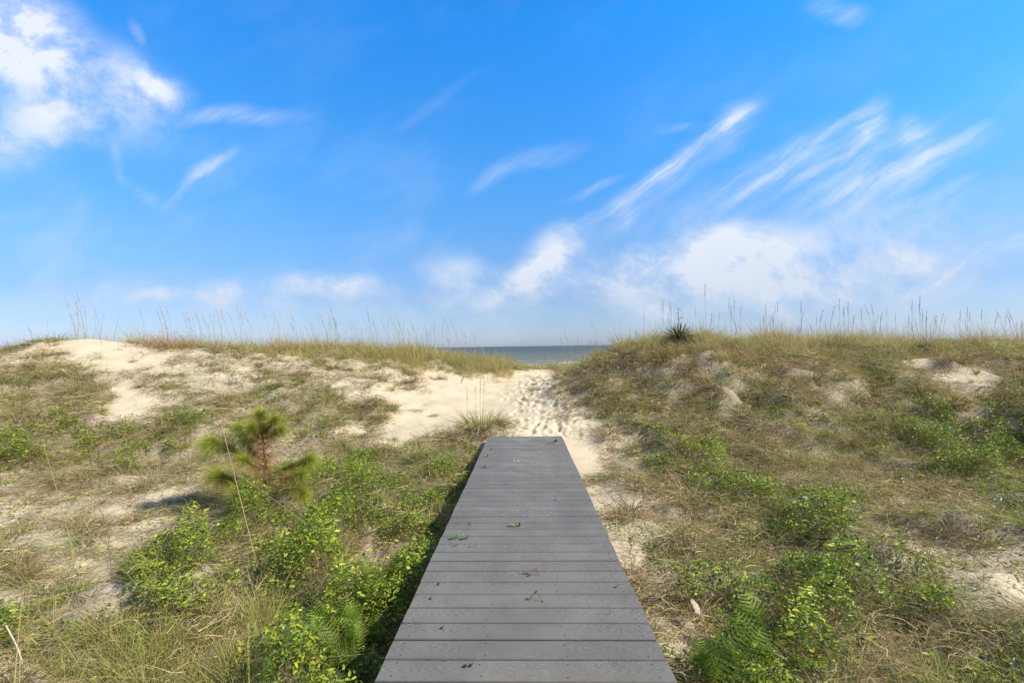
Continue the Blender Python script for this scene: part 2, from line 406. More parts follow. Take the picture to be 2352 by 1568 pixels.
# ------------------------------------------------------------------ ground, sea
def sand_material():
    m, nt, b = nmat('sand'); N = nt.nodes; L = nt.links
    tc = N.new('ShaderNodeTexCoord'); at_ = N.new('ShaderNodeAttribute'); at_.attribute_name = 'col'
    sp = N.new('ShaderNodeSeparateColor'); L.new(at_.outputs['Color'], sp.inputs[0])
    def noise(sc, det=6, r=.6):
        n = N.new('ShaderNodeTexNoise'); n.inputs['Scale'].default_value = sc; n.inputs['Detail'].default_value = det; n.inputs['Roughness'].default_value = r
        L.new(tc.outputs['Object'], n.inputs['Vector']); return n
    n1 = noise(2.2); n2 = noise(45, 5, .7); n3 = noise(7, 9, .74)
    r1 = N.new('ShaderNodeValToRGB'); L.new(n1.outputs[0], r1.inputs[0])
    r1.color_ramp.elements[0].position = .3; r1.color_ramp.elements[0].color = (.44, .355, .235, 1)
    r1.color_ramp.elements[1].position = .7; r1.color_ramp.elements[1].color = (.54, .45, .315, 1)
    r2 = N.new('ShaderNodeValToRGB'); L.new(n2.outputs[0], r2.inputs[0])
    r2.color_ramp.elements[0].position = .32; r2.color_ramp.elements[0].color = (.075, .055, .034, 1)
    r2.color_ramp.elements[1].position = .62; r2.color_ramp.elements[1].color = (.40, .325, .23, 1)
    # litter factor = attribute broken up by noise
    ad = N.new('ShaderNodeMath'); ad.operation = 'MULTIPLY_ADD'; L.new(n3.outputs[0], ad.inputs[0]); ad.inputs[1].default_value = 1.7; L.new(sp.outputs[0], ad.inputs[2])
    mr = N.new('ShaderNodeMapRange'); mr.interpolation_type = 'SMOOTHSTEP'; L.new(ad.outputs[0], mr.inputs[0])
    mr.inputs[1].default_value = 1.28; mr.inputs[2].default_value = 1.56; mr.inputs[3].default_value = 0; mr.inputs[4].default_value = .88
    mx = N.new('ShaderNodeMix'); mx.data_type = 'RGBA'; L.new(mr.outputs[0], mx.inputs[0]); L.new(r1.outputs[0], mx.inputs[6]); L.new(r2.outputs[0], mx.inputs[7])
    # dark crumbs of litter on clean sand
    v = N.new('ShaderNodeTexVoronoi'); v.inputs['Scale'].default_value = 22; L.new(tc.outputs['Object'], v.inputs['Vector'])
    vm = N.new('ShaderNodeMapRange'); L.new(v.outputs['Distance'], vm.inputs[0]); vm.inputs[1].default_value = .05; vm.inputs[2].default_value = .10; vm.inputs[3].default_value = .6; vm.inputs[4].default_value = 0
    vs = N.new('ShaderNodeSeparateColor'); L.new(v.outputs['Color'], vs.inputs[0])
    th = N.new('ShaderNodeMath'); th.operation = 'GREATER_THAN'; L.new(vs.outputs[0], th.inputs[0]); th.inputs[1].default_value = .88
    mu = N.new('ShaderNodeMath'); mu.operation = 'MULTIPLY'; L.new(vm.outputs[0], mu.inputs[0]); L.new(th.outputs[0], mu.inputs[1])
    mx2 = N.new('ShaderNodeMix'); mx2.data_type = 'RGBA'; L.new(mu.outputs[0], mx2.inputs[0]); L.new(mx.outputs[2], mx2.inputs[6]); mx2.inputs[7].default_value = (.16, .11, .07, 1)
    L.new(mx2.outputs[2], b.inputs['Base Color'])
    b.inputs['Roughness'].default_value = .95; b.inputs['Specular IOR Level'].default_value = .1
    bp = N.new('ShaderNodeBump'); bp.inputs['Strength'].default_value = .55; bp.inputs['Distance'].default_value = .02
    n4 = noise(14, 9, .62); L.new(n4.outputs[0], bp.inputs['Height']); L.new(bp.outputs[0], b.inputs['Normal'])
    return m

def build_ground():
    xs = np.concatenate([-np.geomspace(20, 900, 30)[::-1], np.arange(-19.9, -2.5, .085), np.arange(-2.5, 2.5, .03), np.arange(2.5, 19.95, .085), np.geomspace(20, 900, 30)])
    ys = np.concatenate([-np.geomspace(3, 60, 14)[::-1], np.arange(-2.9, 8, .065), np.arange(8, 15.5, .035), np.arange(15.5, 27, .12), np.geomspace(27.2, 190, 70)])
    X, Y = np.meshgrid(xs, ys); x = X.ravel(); y = Y.ravel()
    z = ground_h(x, y, True)
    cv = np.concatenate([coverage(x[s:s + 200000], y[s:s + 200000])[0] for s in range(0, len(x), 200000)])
    nx = len(xs); ny = len(ys)
    i = (np.arange(ny - 1)[:, None] * nx + np.arange(nx - 1)[None]).ravel()
    q = np.stack([i, i + 1, i + 1 + nx, i + nx], 1)
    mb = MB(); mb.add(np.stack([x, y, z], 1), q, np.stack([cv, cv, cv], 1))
    o = mb.build('ground', sand_material()); tag(o, 'pale sand dune ground with a footprint trodden path to the beach', 'sand dune', kind='structure')
build_ground()

def build_sea():
    m, nt, b = nmat('sea_water'); N = nt.nodes; L = nt.links
    tc = N.new('ShaderNodeTexCoord')
    mp = N.new('ShaderNodeMapping'); mp.inputs['Scale'].default_value = (.18, 1, 1); L.new(tc.outputs['Object'], mp.inputs[0])
    n = N.new('ShaderNodeTexNoise'); n.inputs['Scale'].default_value = .35; n.inputs['Detail'].default_value = 7; L.new(mp.outputs[0], n.inputs['Vector'])
    bp = N.new('ShaderNodeBump'); bp.inputs['Strength'].default_value = 1; bp.inputs['Distance'].default_value = 1.6; L.new(n.outputs[0], bp.inputs['Height']); L.new(bp.outputs[0], b.inputs['Normal'])
    sp = N.new('ShaderNodeSeparateXYZ'); L.new(tc.outputs['Object'], sp.inputs[0])
    # greener shallows near the shore
    mr = N.new('ShaderNodeMapRange'); L.new(sp.outputs[1], mr.inputs[0]); mr.inputs[1].default_value = 95; mr.inputs[2].default_value = 420
    mx = N.new('ShaderNodeMix'); mx.data_type = 'RGBA'; L.new(mr.outputs[0], mx.inputs[0]); mx.inputs[6].default_value = (.13, .135, .10, 1); mx.inputs[7].default_value = (.065, .08, .078, 1)
    # breaking foam close in
    n2 = N.new('ShaderNodeTexNoise'); n2.inputs['Scale'].default_value = .5; n2.inputs['Detail'].default_value = 6
    mp2 = N.new('ShaderNodeMapping'); mp2.inputs['Scale'].default_value = (.12, .6, 1); L.new(tc.outputs['Object'], mp2.inputs[0]); L.new(mp2.outputs[0], n2.inputs['Vector'])
    f1 = N.new('ShaderNodeMapRange'); L.new(sp.outputs[1], f1.inputs[0]); f1.inputs[1].default_value = 98; f1.inputs[2].default_value = 140; f1.inputs[3].default_value = .22; f1.inputs[4].default_value = -.12
    ad = N.new('ShaderNodeMath'); L.new(n2.outputs[0], ad.inputs[0]); L.new(f1.outputs[0], ad.inputs[1])
    fr = N.new('ShaderNodeMapRange'); L.new(ad.outputs[0], fr.inputs[0]); fr.inputs[1].default_value = .60; fr.inputs[2].default_value = .66
    m3 = N.new('ShaderNodeMix'); m3.data_type = 'RGBA'; L.new(fr.outputs[0], m3.inputs[0]); L.new(mx.outputs[2], m3.inputs[6]); m3.inputs[7].default_value = (.55, .56, .54, 1)
    L.new(m3.outputs[2], b.inputs['Base Color']); b.inputs['Roughness'].default_value = .5; b.inputs['IOR'].default_value = 1.33; b.inputs['Specular IOR Level'].default_value = .3
    mb = MB()
    xs = np.concatenate([-np.geomspace(300, 40000, 20)[::-1], np.arange(-295, 300, 4.0), np.geomspace(300, 40000, 20)])
    ys = np.concatenate([np.arange(92, 260, .6), np.geomspace(261, 40000, 60)])
    X, Y = np.meshgrid(xs, ys); x = X.ravel(); y = Y.ravel()
    # swell: long low crests running to the shore
    ph = y * .32 + (fbm(x * .02, y * .02, 2)) * 5
    z = -2.95 + (np.sin(ph) ** 3 * .22 + (fbm(x * .1, y * .4, 3) - .5) * .25) * (1 - sstep(200, 900, y))
    nx = len(xs); i = (np.arange(len(ys) - 1)[:, None] * nx + np.arange(nx - 1)[None]).ravel()
    mb.add(np.stack([x, y, z], 1), np.stack([i, i + 1, i + 1 + nx, i + nx], 1), (1, 1, 1))
    tag(mb.build('sea', m), 'grey blue ocean with a white breaking wave near the shore', 'sea', kind='structure')
build_sea()

# ------------------------------------------------------------------ boardwalk
SL = -0.0246
def deckz(y): return SL * y
def at_deck(px, py):
    a = (px - 1205.5) / F; b = (py - hor(px)) / F
    D = EYE / (b + SL); return Vector((a * D, D, deckz(D)))

def deck_material():
    m, nt, b = nmat('composite_deck'); N = nt.nodes; L = nt.links
    tc = N.new('ShaderNodeTexCoord'); at_ = N.new('ShaderNodeAttribute'); at_.attribute_name = 'col'   # r: random, g: across plank 0..1
    sp = N.new('ShaderNodeSeparateColor'); L.new(at_.outputs['Color'], sp.inputs[0])
    so = N.new('ShaderNodeSeparateXYZ'); L.new(tc.outputs['Object'], so.inputs[0])
    def M(op, a, b_=None, c=None, clamp=False):
        n = N.new('ShaderNodeMath'); n.operation = op; n.use_clamp = clamp
        for i, v in enumerate((a, b_, c)):
            if v is None: continue
            if isinstance(v, (int, float)): n.inputs[i].default_value = v
            else: L.new(v, n.inputs[i])
        return n.outputs[0]
    def MR(v, a, b_, c, d):
        n = N.new('ShaderNodeMapRange'); n.interpolation_type = 'SMOOTHSTEP'; L.new(v, n.inputs[0])
        for i, x in enumerate((a, b_, c, d)): n.inputs[i + 1].default_value = x
        return n.outputs[0]
    def noise(sc, det, vec, r=.6):
        n = N.new('ShaderNodeTexNoise'); n.inputs['Scale'].default_value = sc; n.inputs['Detail'].default_value = det; n.inputs['Roughness'].default_value = r
        L.new(vec, n.inputs['Vector']); return n.outputs[0]
    X, Y, Z = so.outputs; rnd = sp.outputs[0]; yl = M('SUBTRACT', sp.outputs[1], .5)
    # embossed cathedral grain: nested arches pointing to the middle of each board
    mp = N.new('ShaderNodeCombineXYZ'); L.new(M('MULTIPLY', X, 5.0), mp.inputs[0]); L.new(M('MULTIPLY', Y, 22.0), mp.inputs[1]); L.new(M('MULTIPLY', rnd, 40), mp.inputs[2])
    wob = noise(1.0, 3, mp.outputs[0])
    ax = M('ABSOLUTE', M('ADD', X, M('MULTIPLY', M('SUBTRACT', rnd, .5), .25)))
    yy = M('ADD', yl, M('MULTIPLY', M('SUBTRACT', wob, .5), .35))
    arch = M('ADD', M('ADD', ax, M('MULTIPLY', M('MULTIPLY', yy, yy), 1.9)), M('MULTIPLY', wob, .13))
    g = M('SINE', M('MULTIPLY', arch, 150))
    g = MR(g, -.9, .6, 0, 1)
    fine = noise(1, 4, mp.outputs[0])
    mp3 = N.new('ShaderNodeCombineXYZ'); L.new(M('MULTIPLY', X, 6), mp3.inputs[0]); L.new(M('MULTIPLY', Y, 260), mp3.inputs[1])
    streak = noise(1, 3, mp3.outputs[0])
    # foot wear down the middle hides the grain and warms the grey
    wear = M('MULTIPLY', MR(M('ABSOLUTE', M('ADD', X, M('MULTIPLY', M('SUBTRACT', noise(1.3, 4, tc.outputs['Object']), .5), .5))), .12, .42, 1, 0), 1)
    vis = MR(wear, 0, 1, 1, .12)
    ridge = M('MULTIPLY', M('SUBTRACT', 1, g), vis)
    c1 = N.new('ShaderNodeMix'); c1.data_type = 'RGBA'; L.new(ridge, c1.inputs[0]); c1.inputs[6].default_value = (.147, .134, .113, 1); c1.inputs[7].default_value = (.120, .108, .090, 1)
    c2 = N.new('ShaderNodeMix'); c2.data_type = 'RGBA'; L.new(M('MULTIPLY', wear, .85), c2.inputs[0]); L.new(c1.outputs[2], c2.inputs[6]); c2.inputs[7].default_value = (.131, .116, .095, 1)
    blot = MR(noise(3.5, 6, tc.outputs['Object'], .65), .3, .7, .87, 1.12)
    blot = M('MULTIPLY', blot, MR(streak, .2, .8, .94, 1.06)); blot = M('MULTIPLY', blot, MR(rnd, 0, 1, .93, 1.06))
    c3 = N.new('ShaderNodeMix'); c3.data_type = 'RGBA'; c3.blend_type = 'MULTIPLY'; c3.inputs[0].default_value = 1; L.new(c2.outputs[2], c3.inputs[6])
    cb = N.new('ShaderNodeCombineColor'); [L.new(blot, cb.inputs[i]) for i in range(3)]; L.new(cb.outputs[0], c3.inputs[7])
    ed = M('ABSOLUTE', yl); edge_dark = MR(ed, .44, .495, 0, .48)  # boards darken towards their long edges so the gap lines show
    cg = N.new('ShaderNodeMix'); cg.data_type = 'RGBA'; L.new(edge_dark, cg.inputs[0]); L.new(c3.outputs[2], cg.inputs[6]); cg.inputs[7].default_value = (.035, .032, .028, 1); c3 = cg
    # scuffs of pale sand in the trodden strip
    cl = MR(noise(2.3, 3, tc.outputs['Object']), .42, .60, 0, 1)
    sx = N.new('ShaderNodeVectorMath'); sx.operation = 'MULTIPLY'; L.new(tc.outputs['Object'], sx.inputs[0]); sx.inputs[1].default_value = (.55, 1, 1)
    sc = MR(noise(75, 4, sx.outputs[0], .75), .55, .63, 0, .85)
    mid = MR(M('ABSOLUTE', X), .12, .46, 1, 0)
    far = MR(Y, 2.5, 7.0, .22, 1.0)
    sf = M('MULTIPLY', M('MULTIPLY', M('MULTIPLY', cl, sc), mid), far)
    dusty = M('MULTIPLY', M('MULTIPLY', MR(noise(5, 5, tc.outputs['Object']), .5, .8, 0, .14), mid), far)
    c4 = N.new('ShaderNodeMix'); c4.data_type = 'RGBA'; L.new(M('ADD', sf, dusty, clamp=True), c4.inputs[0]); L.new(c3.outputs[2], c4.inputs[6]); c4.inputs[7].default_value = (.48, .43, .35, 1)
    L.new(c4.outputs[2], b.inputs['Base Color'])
    L.new(MR(noise(4, 4, tc.outputs['Object']), .3, .7, .5, .68), b.inputs['Roughness']); b.inputs['Specular IOR Level'].default_value = .4
    bp = N.new('ShaderNodeBump'); bp.inputs['Strength'].default_value = .35; bp.inputs['Distance'].default_value = .0015
    L.new(M('ADD', M('MULTIPLY', g, vis), M('MULTIPLY', streak, .4)), bp.inputs['Height']); L.new(bp.outputs[0], b.inputs['Normal'])
    return m

def build_boardwalk():
    root = bpy.data.objects.new('boardwalk', None); col.objects.link(root)
    tag(root, 'raised grey composite plank boardwalk ending at the sand path', 'boardwalk')
    mb = MB(); P = 0.1452; y = 8.055; k = 0; r = random.Random(5)
    dark = MB()
    while y > -2.2:
        gap = .006 if k % 6 != 3 else .012
        y1 = y; y0 = y - P + gap; rv = r.random(); j = r.uniform(-.004, .004)
        dz = r.uniform(-.0008, .0008)
        x0 = -.617 + j; x1 = .617 + j
        # board with eased long edges
        e = .004; prof = [(y0, -.022), (y0, -e), (y0 + e, 0), (y1 - e, 0), (y1, -e), (y1, -.022)]
        V = []; C = []
        for x in (x0, x1):
            for (yy, zz) in prof:
                V.append((x, yy, deckz(yy) + zz + dz)); C.append((rv, (yy - y0) / (y1 - y0), 0))
        q = [[i, i + 1, i + 7, i + 6] for i in range(5)] + [[5, 0, 6, 11], [0, 5, 4, 1], [1, 4, 3, 2], [6, 7, 10, 11], [7, 8, 9, 10]]
        mb.add(V, q, C)
        for jx in (-.565, -.185, .19, .555):
            for t in (.2, .8):
                cx = jx + r.uniform(-.012, .012); cy = y0 + (y1 - y0) * (t + r.uniform(-.04, .04)); a = np.arange(6) / 6 * 2 * math.pi
                rr = .0042; cz = deckz(cy) + dz + .0012
                v = [(cx, cy, cz)] + [(cx + rr * math.cos(b), cy + rr * math.sin(b), cz - .0008) for b in a]
                dark.add(v, [[0, 1 + i, 1 + (i + 1) % 6, 1 + (i + 1) % 6] for i in range(6)], (.03, .03, .03))
        y -= P; k += 1
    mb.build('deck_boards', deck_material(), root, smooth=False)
    m, nt, b = nmat('screw_metal'); b.inputs['Base Color'].default_value = (.03, .03, .03, 1); b.inputs['Roughness'].default_value = .5
    s = dark.build('screw', m, root); tag(s, kind='stuff')
    m, nt, b = nmat('treated_lumber'); N = nt.nodes
    n = N.new('ShaderNodeTexNoise'); n.inputs['Scale'].default_value = 12; rp = N.new('ShaderNodeValToRGB'); nt.links.new(n.outputs[0], rp.inputs[0])
    rp.color_ramp.elements[0].color = (.10, .085, .065, 1); rp.color_ramp.elements[1].color = (.22, .19, .15, 1); nt.links.new(rp.outputs[0], b.inputs['Base Color']); b.inputs['Roughness'].default_value = .85
    for x in (-.585, -.185, .185, .585):
        w = MB(); box(w, x - .019, x + .019, -2.1, 8.0, -.17, -.024, (1, 1, 1), deckz); w.build('beam', m, root, smooth=False)
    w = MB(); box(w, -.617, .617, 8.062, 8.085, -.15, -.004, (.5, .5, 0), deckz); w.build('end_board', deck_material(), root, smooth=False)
    for y in (.6, 2.6, 4.6, 6.6):
        for x in (-.52, .52):
            g = gh(x, y); w = MB(); box(w, x - .045, x + .045, y - .045, y + .045, g - .3, deckz(y) - .026, (1, 1, 1)); w.build('post', m, root, smooth=False)
build_boardwalk()

# ------------------------------------------------------------------ plant materials
def plant_mat(name, trans=.25, rough=.6, var=0.0, spec=.25):
    m, nt, b = nmat(name); N = nt.nodes; L = nt.links
    a = N.new('ShaderNodeAttribute'); a.attribute_name = 'col'; c = a.outputs['Color']
    if var:
        oi = N.new('ShaderNodeObjectInfo'); hs = N.new('ShaderNodeHueSaturation'); L.new(c, hs.inputs['Color'])
        mr = N.new('ShaderNodeMapRange'); L.new(oi.outputs['Random'], mr.inputs[0]); mr.inputs[3].default_value = 1 - var; mr.inputs[4].default_value = 1 + var; L.new(mr.outputs[0], hs.inputs['Value']); c = hs.outputs[0]
    L.new(c, b.inputs['Base Color']); b.inputs['Roughness'].default_value = rough; b.inputs['Specular IOR Level'].default_value = spec
    if trans:
        t = N.new('ShaderNodeBsdfTranslucent'); L.new(c, t.inputs[0]); mx = N.new('ShaderNodeMixShader'); mx.inputs[0].default_value = trans
        L.new(b.outputs[0], mx.inputs[1]); L.new(t.outputs[0], mx.inputs[2]); L.new(mx.outputs[0], N['Material Output'].inputs[0])
    return m
M_GRASS = plant_mat('grass_blades', .38); M_DRY = plant_mat('dry_grass', .32, .75, spec=.1); M_LEAF = plant_mat('vine_leaves', .35, .42, spec=.4)
M_THING = plant_mat('tuft_blades', .25, .65, .15); M_FERN = plant_mat('fern_leaf', .4, .5, .25); M_WOOD = plant_mat('dead_wood', 0, .85, .1); M_STALK = plant_mat('dry_stem', .1, .7, .12)
M_NEEDLE = plant_mat('pine_needles', .3, .45, 0, .4); M_YUCCA = plant_mat('yucca_leaf', .12, .4, 0, .4); M_BARK = plant_mat('pine_bark', 0, .9)

def pick(cols, n, var=.25):
    cols = np.array(cols) * (1.16, 1.12, .98); c = cols[rng.integers(0, len(cols), n)]
    return c * (1 + rng.uniform(-var, var, (n, 1))) * (1 + rng.uniform(-.06, .06, (n, 3)))
STRAW = [(.54, .43, .23), (.43, .32, .17), (.62, .51, .30), (.28, .19, .10)]
GREY = [(.30, .25, .18), (.19, .14, .095), (.42, .35, .25), (.11, .075, .048)]
BROWN = [(.20, .14, .07), (.30, .21, .11), (.10, .07, .035), (.38, .29, .16)]
GREEN = [(.13, .18, .03), (.20, .24, .05), (.08, .11, .025), (.26, .28, .08)]
SAGE = [(.20, .22, .08), (.28, .29, .12), (.11, .13, .045)]
YELG = [(.32, .36, .07), (.40, .39, .12), (.22, .29, .04), (.45, .38, .17)]
VINE = [(.13, .19, .012), (.19, .26, .015), (.08, .13, .012), (.25, .31, .02), (.04, .075, .01)]
BRIGHT = [(.33, .38, .02), (.26, .33, .02), (.40, .42, .04)]
RED = [(.35, .10, .03), (.28, .08, .03), (.45, .18, .05)]

def scatter(n_per_m2, y0, y1, wide=1.14):
    n = int(n_per_m2 * (y1 ** 2 - y0 ** 2) * wide)
    y = np.sqrt(rng.uniform(y0 ** 2, y1 ** 2, n)); x = rng.uniform(-1, 1, n) * (y * wide + .4)
    k = ~((np.abs(x) < .68) & (y < 8.15)); return x[k], y[k]

def rdir(n, zlo, zhi):
    a = rng.uniform(0, 2 * math.pi, n); z = rng.uniform(zlo, zhi, n); s = np.sqrt(np.maximum(1 - z * z, 0))
    return np.stack([np.cos(a) * s, np.sin(a) * s, z], 1)

def no_deck(x, y, d, L):
    """blades that would grow through the deck lean away from it"""
    m = (y < 8.2) & (np.abs(x) < .62 + L); d = d.copy()
    s = np.sign(x); bad = m & (d[:, 0] * s < 0) & (np.abs(x) + d[:, 0] * s * L < .60)
    d[bad, 0] *= -1; return d

def ground_cover():
    th = MB(); gr = MB(); lf = MB()
    zones = [(1.5, 4.0, 1.0, 1.0), (4.0, 7.5, .75, 1.2), (7.5, 11.5, .42, 1.8), (11.5, 15.5, .26, 2.2), (15.5, 22, .10, 2.6)]
    for y0, y1, den, ws in zones:
        # thatch: a tangle of dead runners and fallen blades
        x, y = scatter(2600 * den, y0, y1); z = ground_h(x, y); g = plan(x, y, z)
        k = rng.random(len(x)) < g[:, 0] * (.12 + 1.1 * sstep(.38, .62, fbm(x * 2.6 + 5, y * 2.6, 4))); x = x[k]; y = y[k]; z = z[k]; g = g[k]; n = len(x)
        L = rng.uniform(.05, .24, n) * (1 + .15 * (ws - 1)); d = no_deck(x, y, rdir(n, -.05, .38), L)
        lift = rng.random(n) ** 2 * (.05 + .13 * np.clip(g[:, 1] + g[:, 4], 0, 1))
        c = pick(GREY, n, .35); w = rng.random(n) < np.clip(g[:, 1] + g[:, 3] * .6, .15, .6); c[w] = pick(STRAW, int(w.sum()), .3)
        ribbons(th, np.stack([x, y, z + .004 + lift], 1), d, L, rng.uniform(.002, .0058, n) * ws, rng.uniform(0, .35, n), c, segs=3, wav=.07)
        # tussocks
        def tuft(dens, nb, key, hlo, hhi, cols, tips, sp, width, mb, up=(.25, 1.0), bend=(.3, .9), rad=.05):
            x, y = scatter(dens, y0, y1); z = ground_h(x, y); g = plan(x, y, z)[:, key]
            k = rng.random(len(x)) < g * (.16 + 1.25 * sstep(.36, .60, fbm(x * 2.1 + key * 13, y * 2.1 + 3, 4))); x = x[k]; y = y[k]; n = len(x)
            s = np.clip(rng.lognormal(-.05, .32, n), .5, 1.9); nbl = np.maximum((nb * rng.uniform(.5, 1.5, n)).astype(int), 3)
            X = np.repeat(x, nbl); Y = np.repeat(y, nbl); S = np.repeat(s, nbl); m_ = len(X)
            a = rng.uniform(0, 2 * math.pi, m_); r = rng.random(m_) ** .5 * rad * S
            bx = X + np.cos(a) * r; by = Y + np.sin(a) * r; bz = ground_h(bx, by) - .01
            zz = rng.uniform(up[0], up[1], m_); h = np.sqrt(1 - np.minimum(zz, .999) ** 2)
            d = np.stack([np.cos(a) * h * sp - .05, np.sin(a) * h * sp, zz], 1); L = rng.uniform(hlo, hhi, m_) * S
            d = no_deck(bx, by, norm(d), L)
            tc = np.repeat(pick(cols, n, .2), nbl, 0); c = tc * .5 + pick(cols, m_, .3) * .5
            tcol = c * .42 + pick(tips, m_, .2) * .58
            ribbons(mb, np.stack([bx, by, bz], 1), d, L, rng.uniform(.7, 1.2, m_) * width * ws, rng.uniform(bend[0], bend[1], m_), c, segs=4, tipc=tcol)
        tuft(38 * den ** .6, 74, 1, .18, .50, BROWN + GREY[:2] + SAGE[:1], STRAW, 1.0, .0046, th, rad=.06)
        tuft(34 * den ** .6, 50, 2, .18, .50, GREEN + SAGE, YELG, .9, .0044, gr, rad=.05)
        tuft(170 * den ** .7, 26, 3, .12, .34, YELG + GREEN[:2], STRAW, .6, .0036, gr, up=(.6, 1), bend=(.1, .45), rad=.04)
        # leafy vines: leaves held on a low uneven canopy over twigs
        x, y = scatter(11500 * den ** .85, y0, y1); z = ground_h(x, y); g = plan(x, y, z); cl = fbm(x * 2.6 + 40, y * 2.6 + 9, 4)
        k = rng.random(len(x)) < g[:, 4] * sstep(.28, .60, cl) * .75; x = x[k]; y = y[k]; z = z[k]; g = g[k]; cl = cl[k]; n = len(x)
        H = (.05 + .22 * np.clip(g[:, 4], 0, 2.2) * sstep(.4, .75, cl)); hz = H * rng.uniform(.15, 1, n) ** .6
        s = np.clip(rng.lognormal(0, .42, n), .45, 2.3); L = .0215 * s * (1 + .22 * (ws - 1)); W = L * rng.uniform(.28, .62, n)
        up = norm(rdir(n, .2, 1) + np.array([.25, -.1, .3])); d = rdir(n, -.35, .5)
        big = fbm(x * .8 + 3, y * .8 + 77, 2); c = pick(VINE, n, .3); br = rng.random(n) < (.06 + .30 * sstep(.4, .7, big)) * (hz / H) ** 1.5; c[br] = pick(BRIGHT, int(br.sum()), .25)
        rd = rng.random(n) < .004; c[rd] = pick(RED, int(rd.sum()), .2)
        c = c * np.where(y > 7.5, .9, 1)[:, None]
        px = x.copy(); inside = (np.abs(px) < .70) & (y < 8.2); px[inside] = np.sign(px[inside]) * .72
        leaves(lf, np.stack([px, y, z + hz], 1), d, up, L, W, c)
        # stems of the vines
        k = rng.random(n) < .22; m_ = int(k.sum())
        ribbons(th, np.stack([px[k], y[k], z[k] + .01], 1), no_deck(px[k], y[k], rdir(m_, .3, 1), H[k]), H[k] * rng.uniform(.6, 1.3, m_), .0025 * ws, .1, pick(BROWN + GREEN[:1], m_, .3), segs=3, wav=.08)
    # the crest: thicker, more upright, straw and yellow-green, all along the dune line
    n = 15000
    x = rng.uniform(-16, 15, n); y = np.where(x < 1.0, rng.normal(13.9, .8, n), rng.normal(11.9, .8, n))
    y = np.where((x > .9) & (x < 2.4), rng.normal(13.8, .9, n), y); y = np.where((x > -2.6) & (x <= .9), y + .6, y)
    dens = fbm(x * .9 + 8, y * .6, 3); keep = (rng.random(n) < sstep(.25, .6, dens)) & ~((np.abs(x - .35) < .75) & (y < 15.6))
    keep &= ~((x < -8.2) & (x > -12.3) & (y < 13.4) & (rng.random(n) < .9))
    x = x[keep]; y = y[keep]; n = len(x); nb = rng.integers(7, 22, n); s = np.clip(rng.lognormal(-.12, .36, n), .5, 1.9)
    X = np.repeat(x, nb); Y = np.repeat(y, nb); S = np.repeat(s, nb); m_ = len(X)
    bx = X + rng.normal(0, .05, m_); by = Y + rng.normal(0, .05, m_); bz = ground_h(bx, by) - .01
    d = rdir(m_, .62, 1) + np.array([-.12, 0, 0])
    base = np.repeat(np.where(rng.random((n, 1)) < .68, pick(STRAW + BROWN[:2], n), pick(YELG + GREEN[:2], n)), nb, 0)
    ribbons(gr, np.stack([bx, by, bz], 1), d, rng.uniform(.18, .54, m_) * S, rng.uniform(.004, .0085, m_), rng.uniform(.02, .4, m_), base * .6 + pick(STRAW + YELG, m_, .2) * .4, segs=4)
    # the bright strip of grass on the beach side of the gap
    n = 900; x = rng.uniform(-2.0, 3.4, n); y = rng.uniform(15.9, 17.6, n); nb = 14; X = np.repeat(x, nb) + rng.normal(0, .06, n * nb); Y = np.repeat(y, nb) + rng.normal(0, .06, n * nb)
    ribbons(gr, np.stack([X, Y, ground_h(X, Y) - .01], 1), rdir(n * nb, .6, 1), rng.uniform(.14, .36, n * nb), .008, rng.uniform(.05, .4, n * nb), pick(YELG + GREEN[:2] + STRAW[:1], n * nb), segs=3)
    # thin flowering stems too many to count among the crest grass
    n = 650; x = rng.uniform(-15, 15, n); y = np.where(x < 1.0, rng.normal(13.9, .8, n), rng.normal(11.7, .8, n)); k = ~((np.abs(x - .3) < .9) & (y < 16)) ; x = x[k]; y = y[k]; n = len(x)
    ribbons(gr, np.stack([x, y, ground_h(x, y)], 1), rdir(n, .88, 1) + np.array([-.10, 0, 0]), rng.uniform(.45, .95, n), .0075, rng.uniform(0, .12, n), pick(STRAW + BROWN, n, .2) * .8, segs=4)
    o = th.build('dry_thatch', M_DRY); tag(o, 'tangled dead grass and runners matted over the dunes', 'dry grass', kind='stuff')
    o = gr.build('dune_grass', M_GRASS); tag(o, 'green and straw coloured grass growing over the dunes and their crest', 'grass', kind='stuff')
    o = lf.build('leafy_vines', M_LEAF); tag(o, 'low bright green leafy vines creeping over the sand', 'ground cover', kind='stuff')
ground_cover()

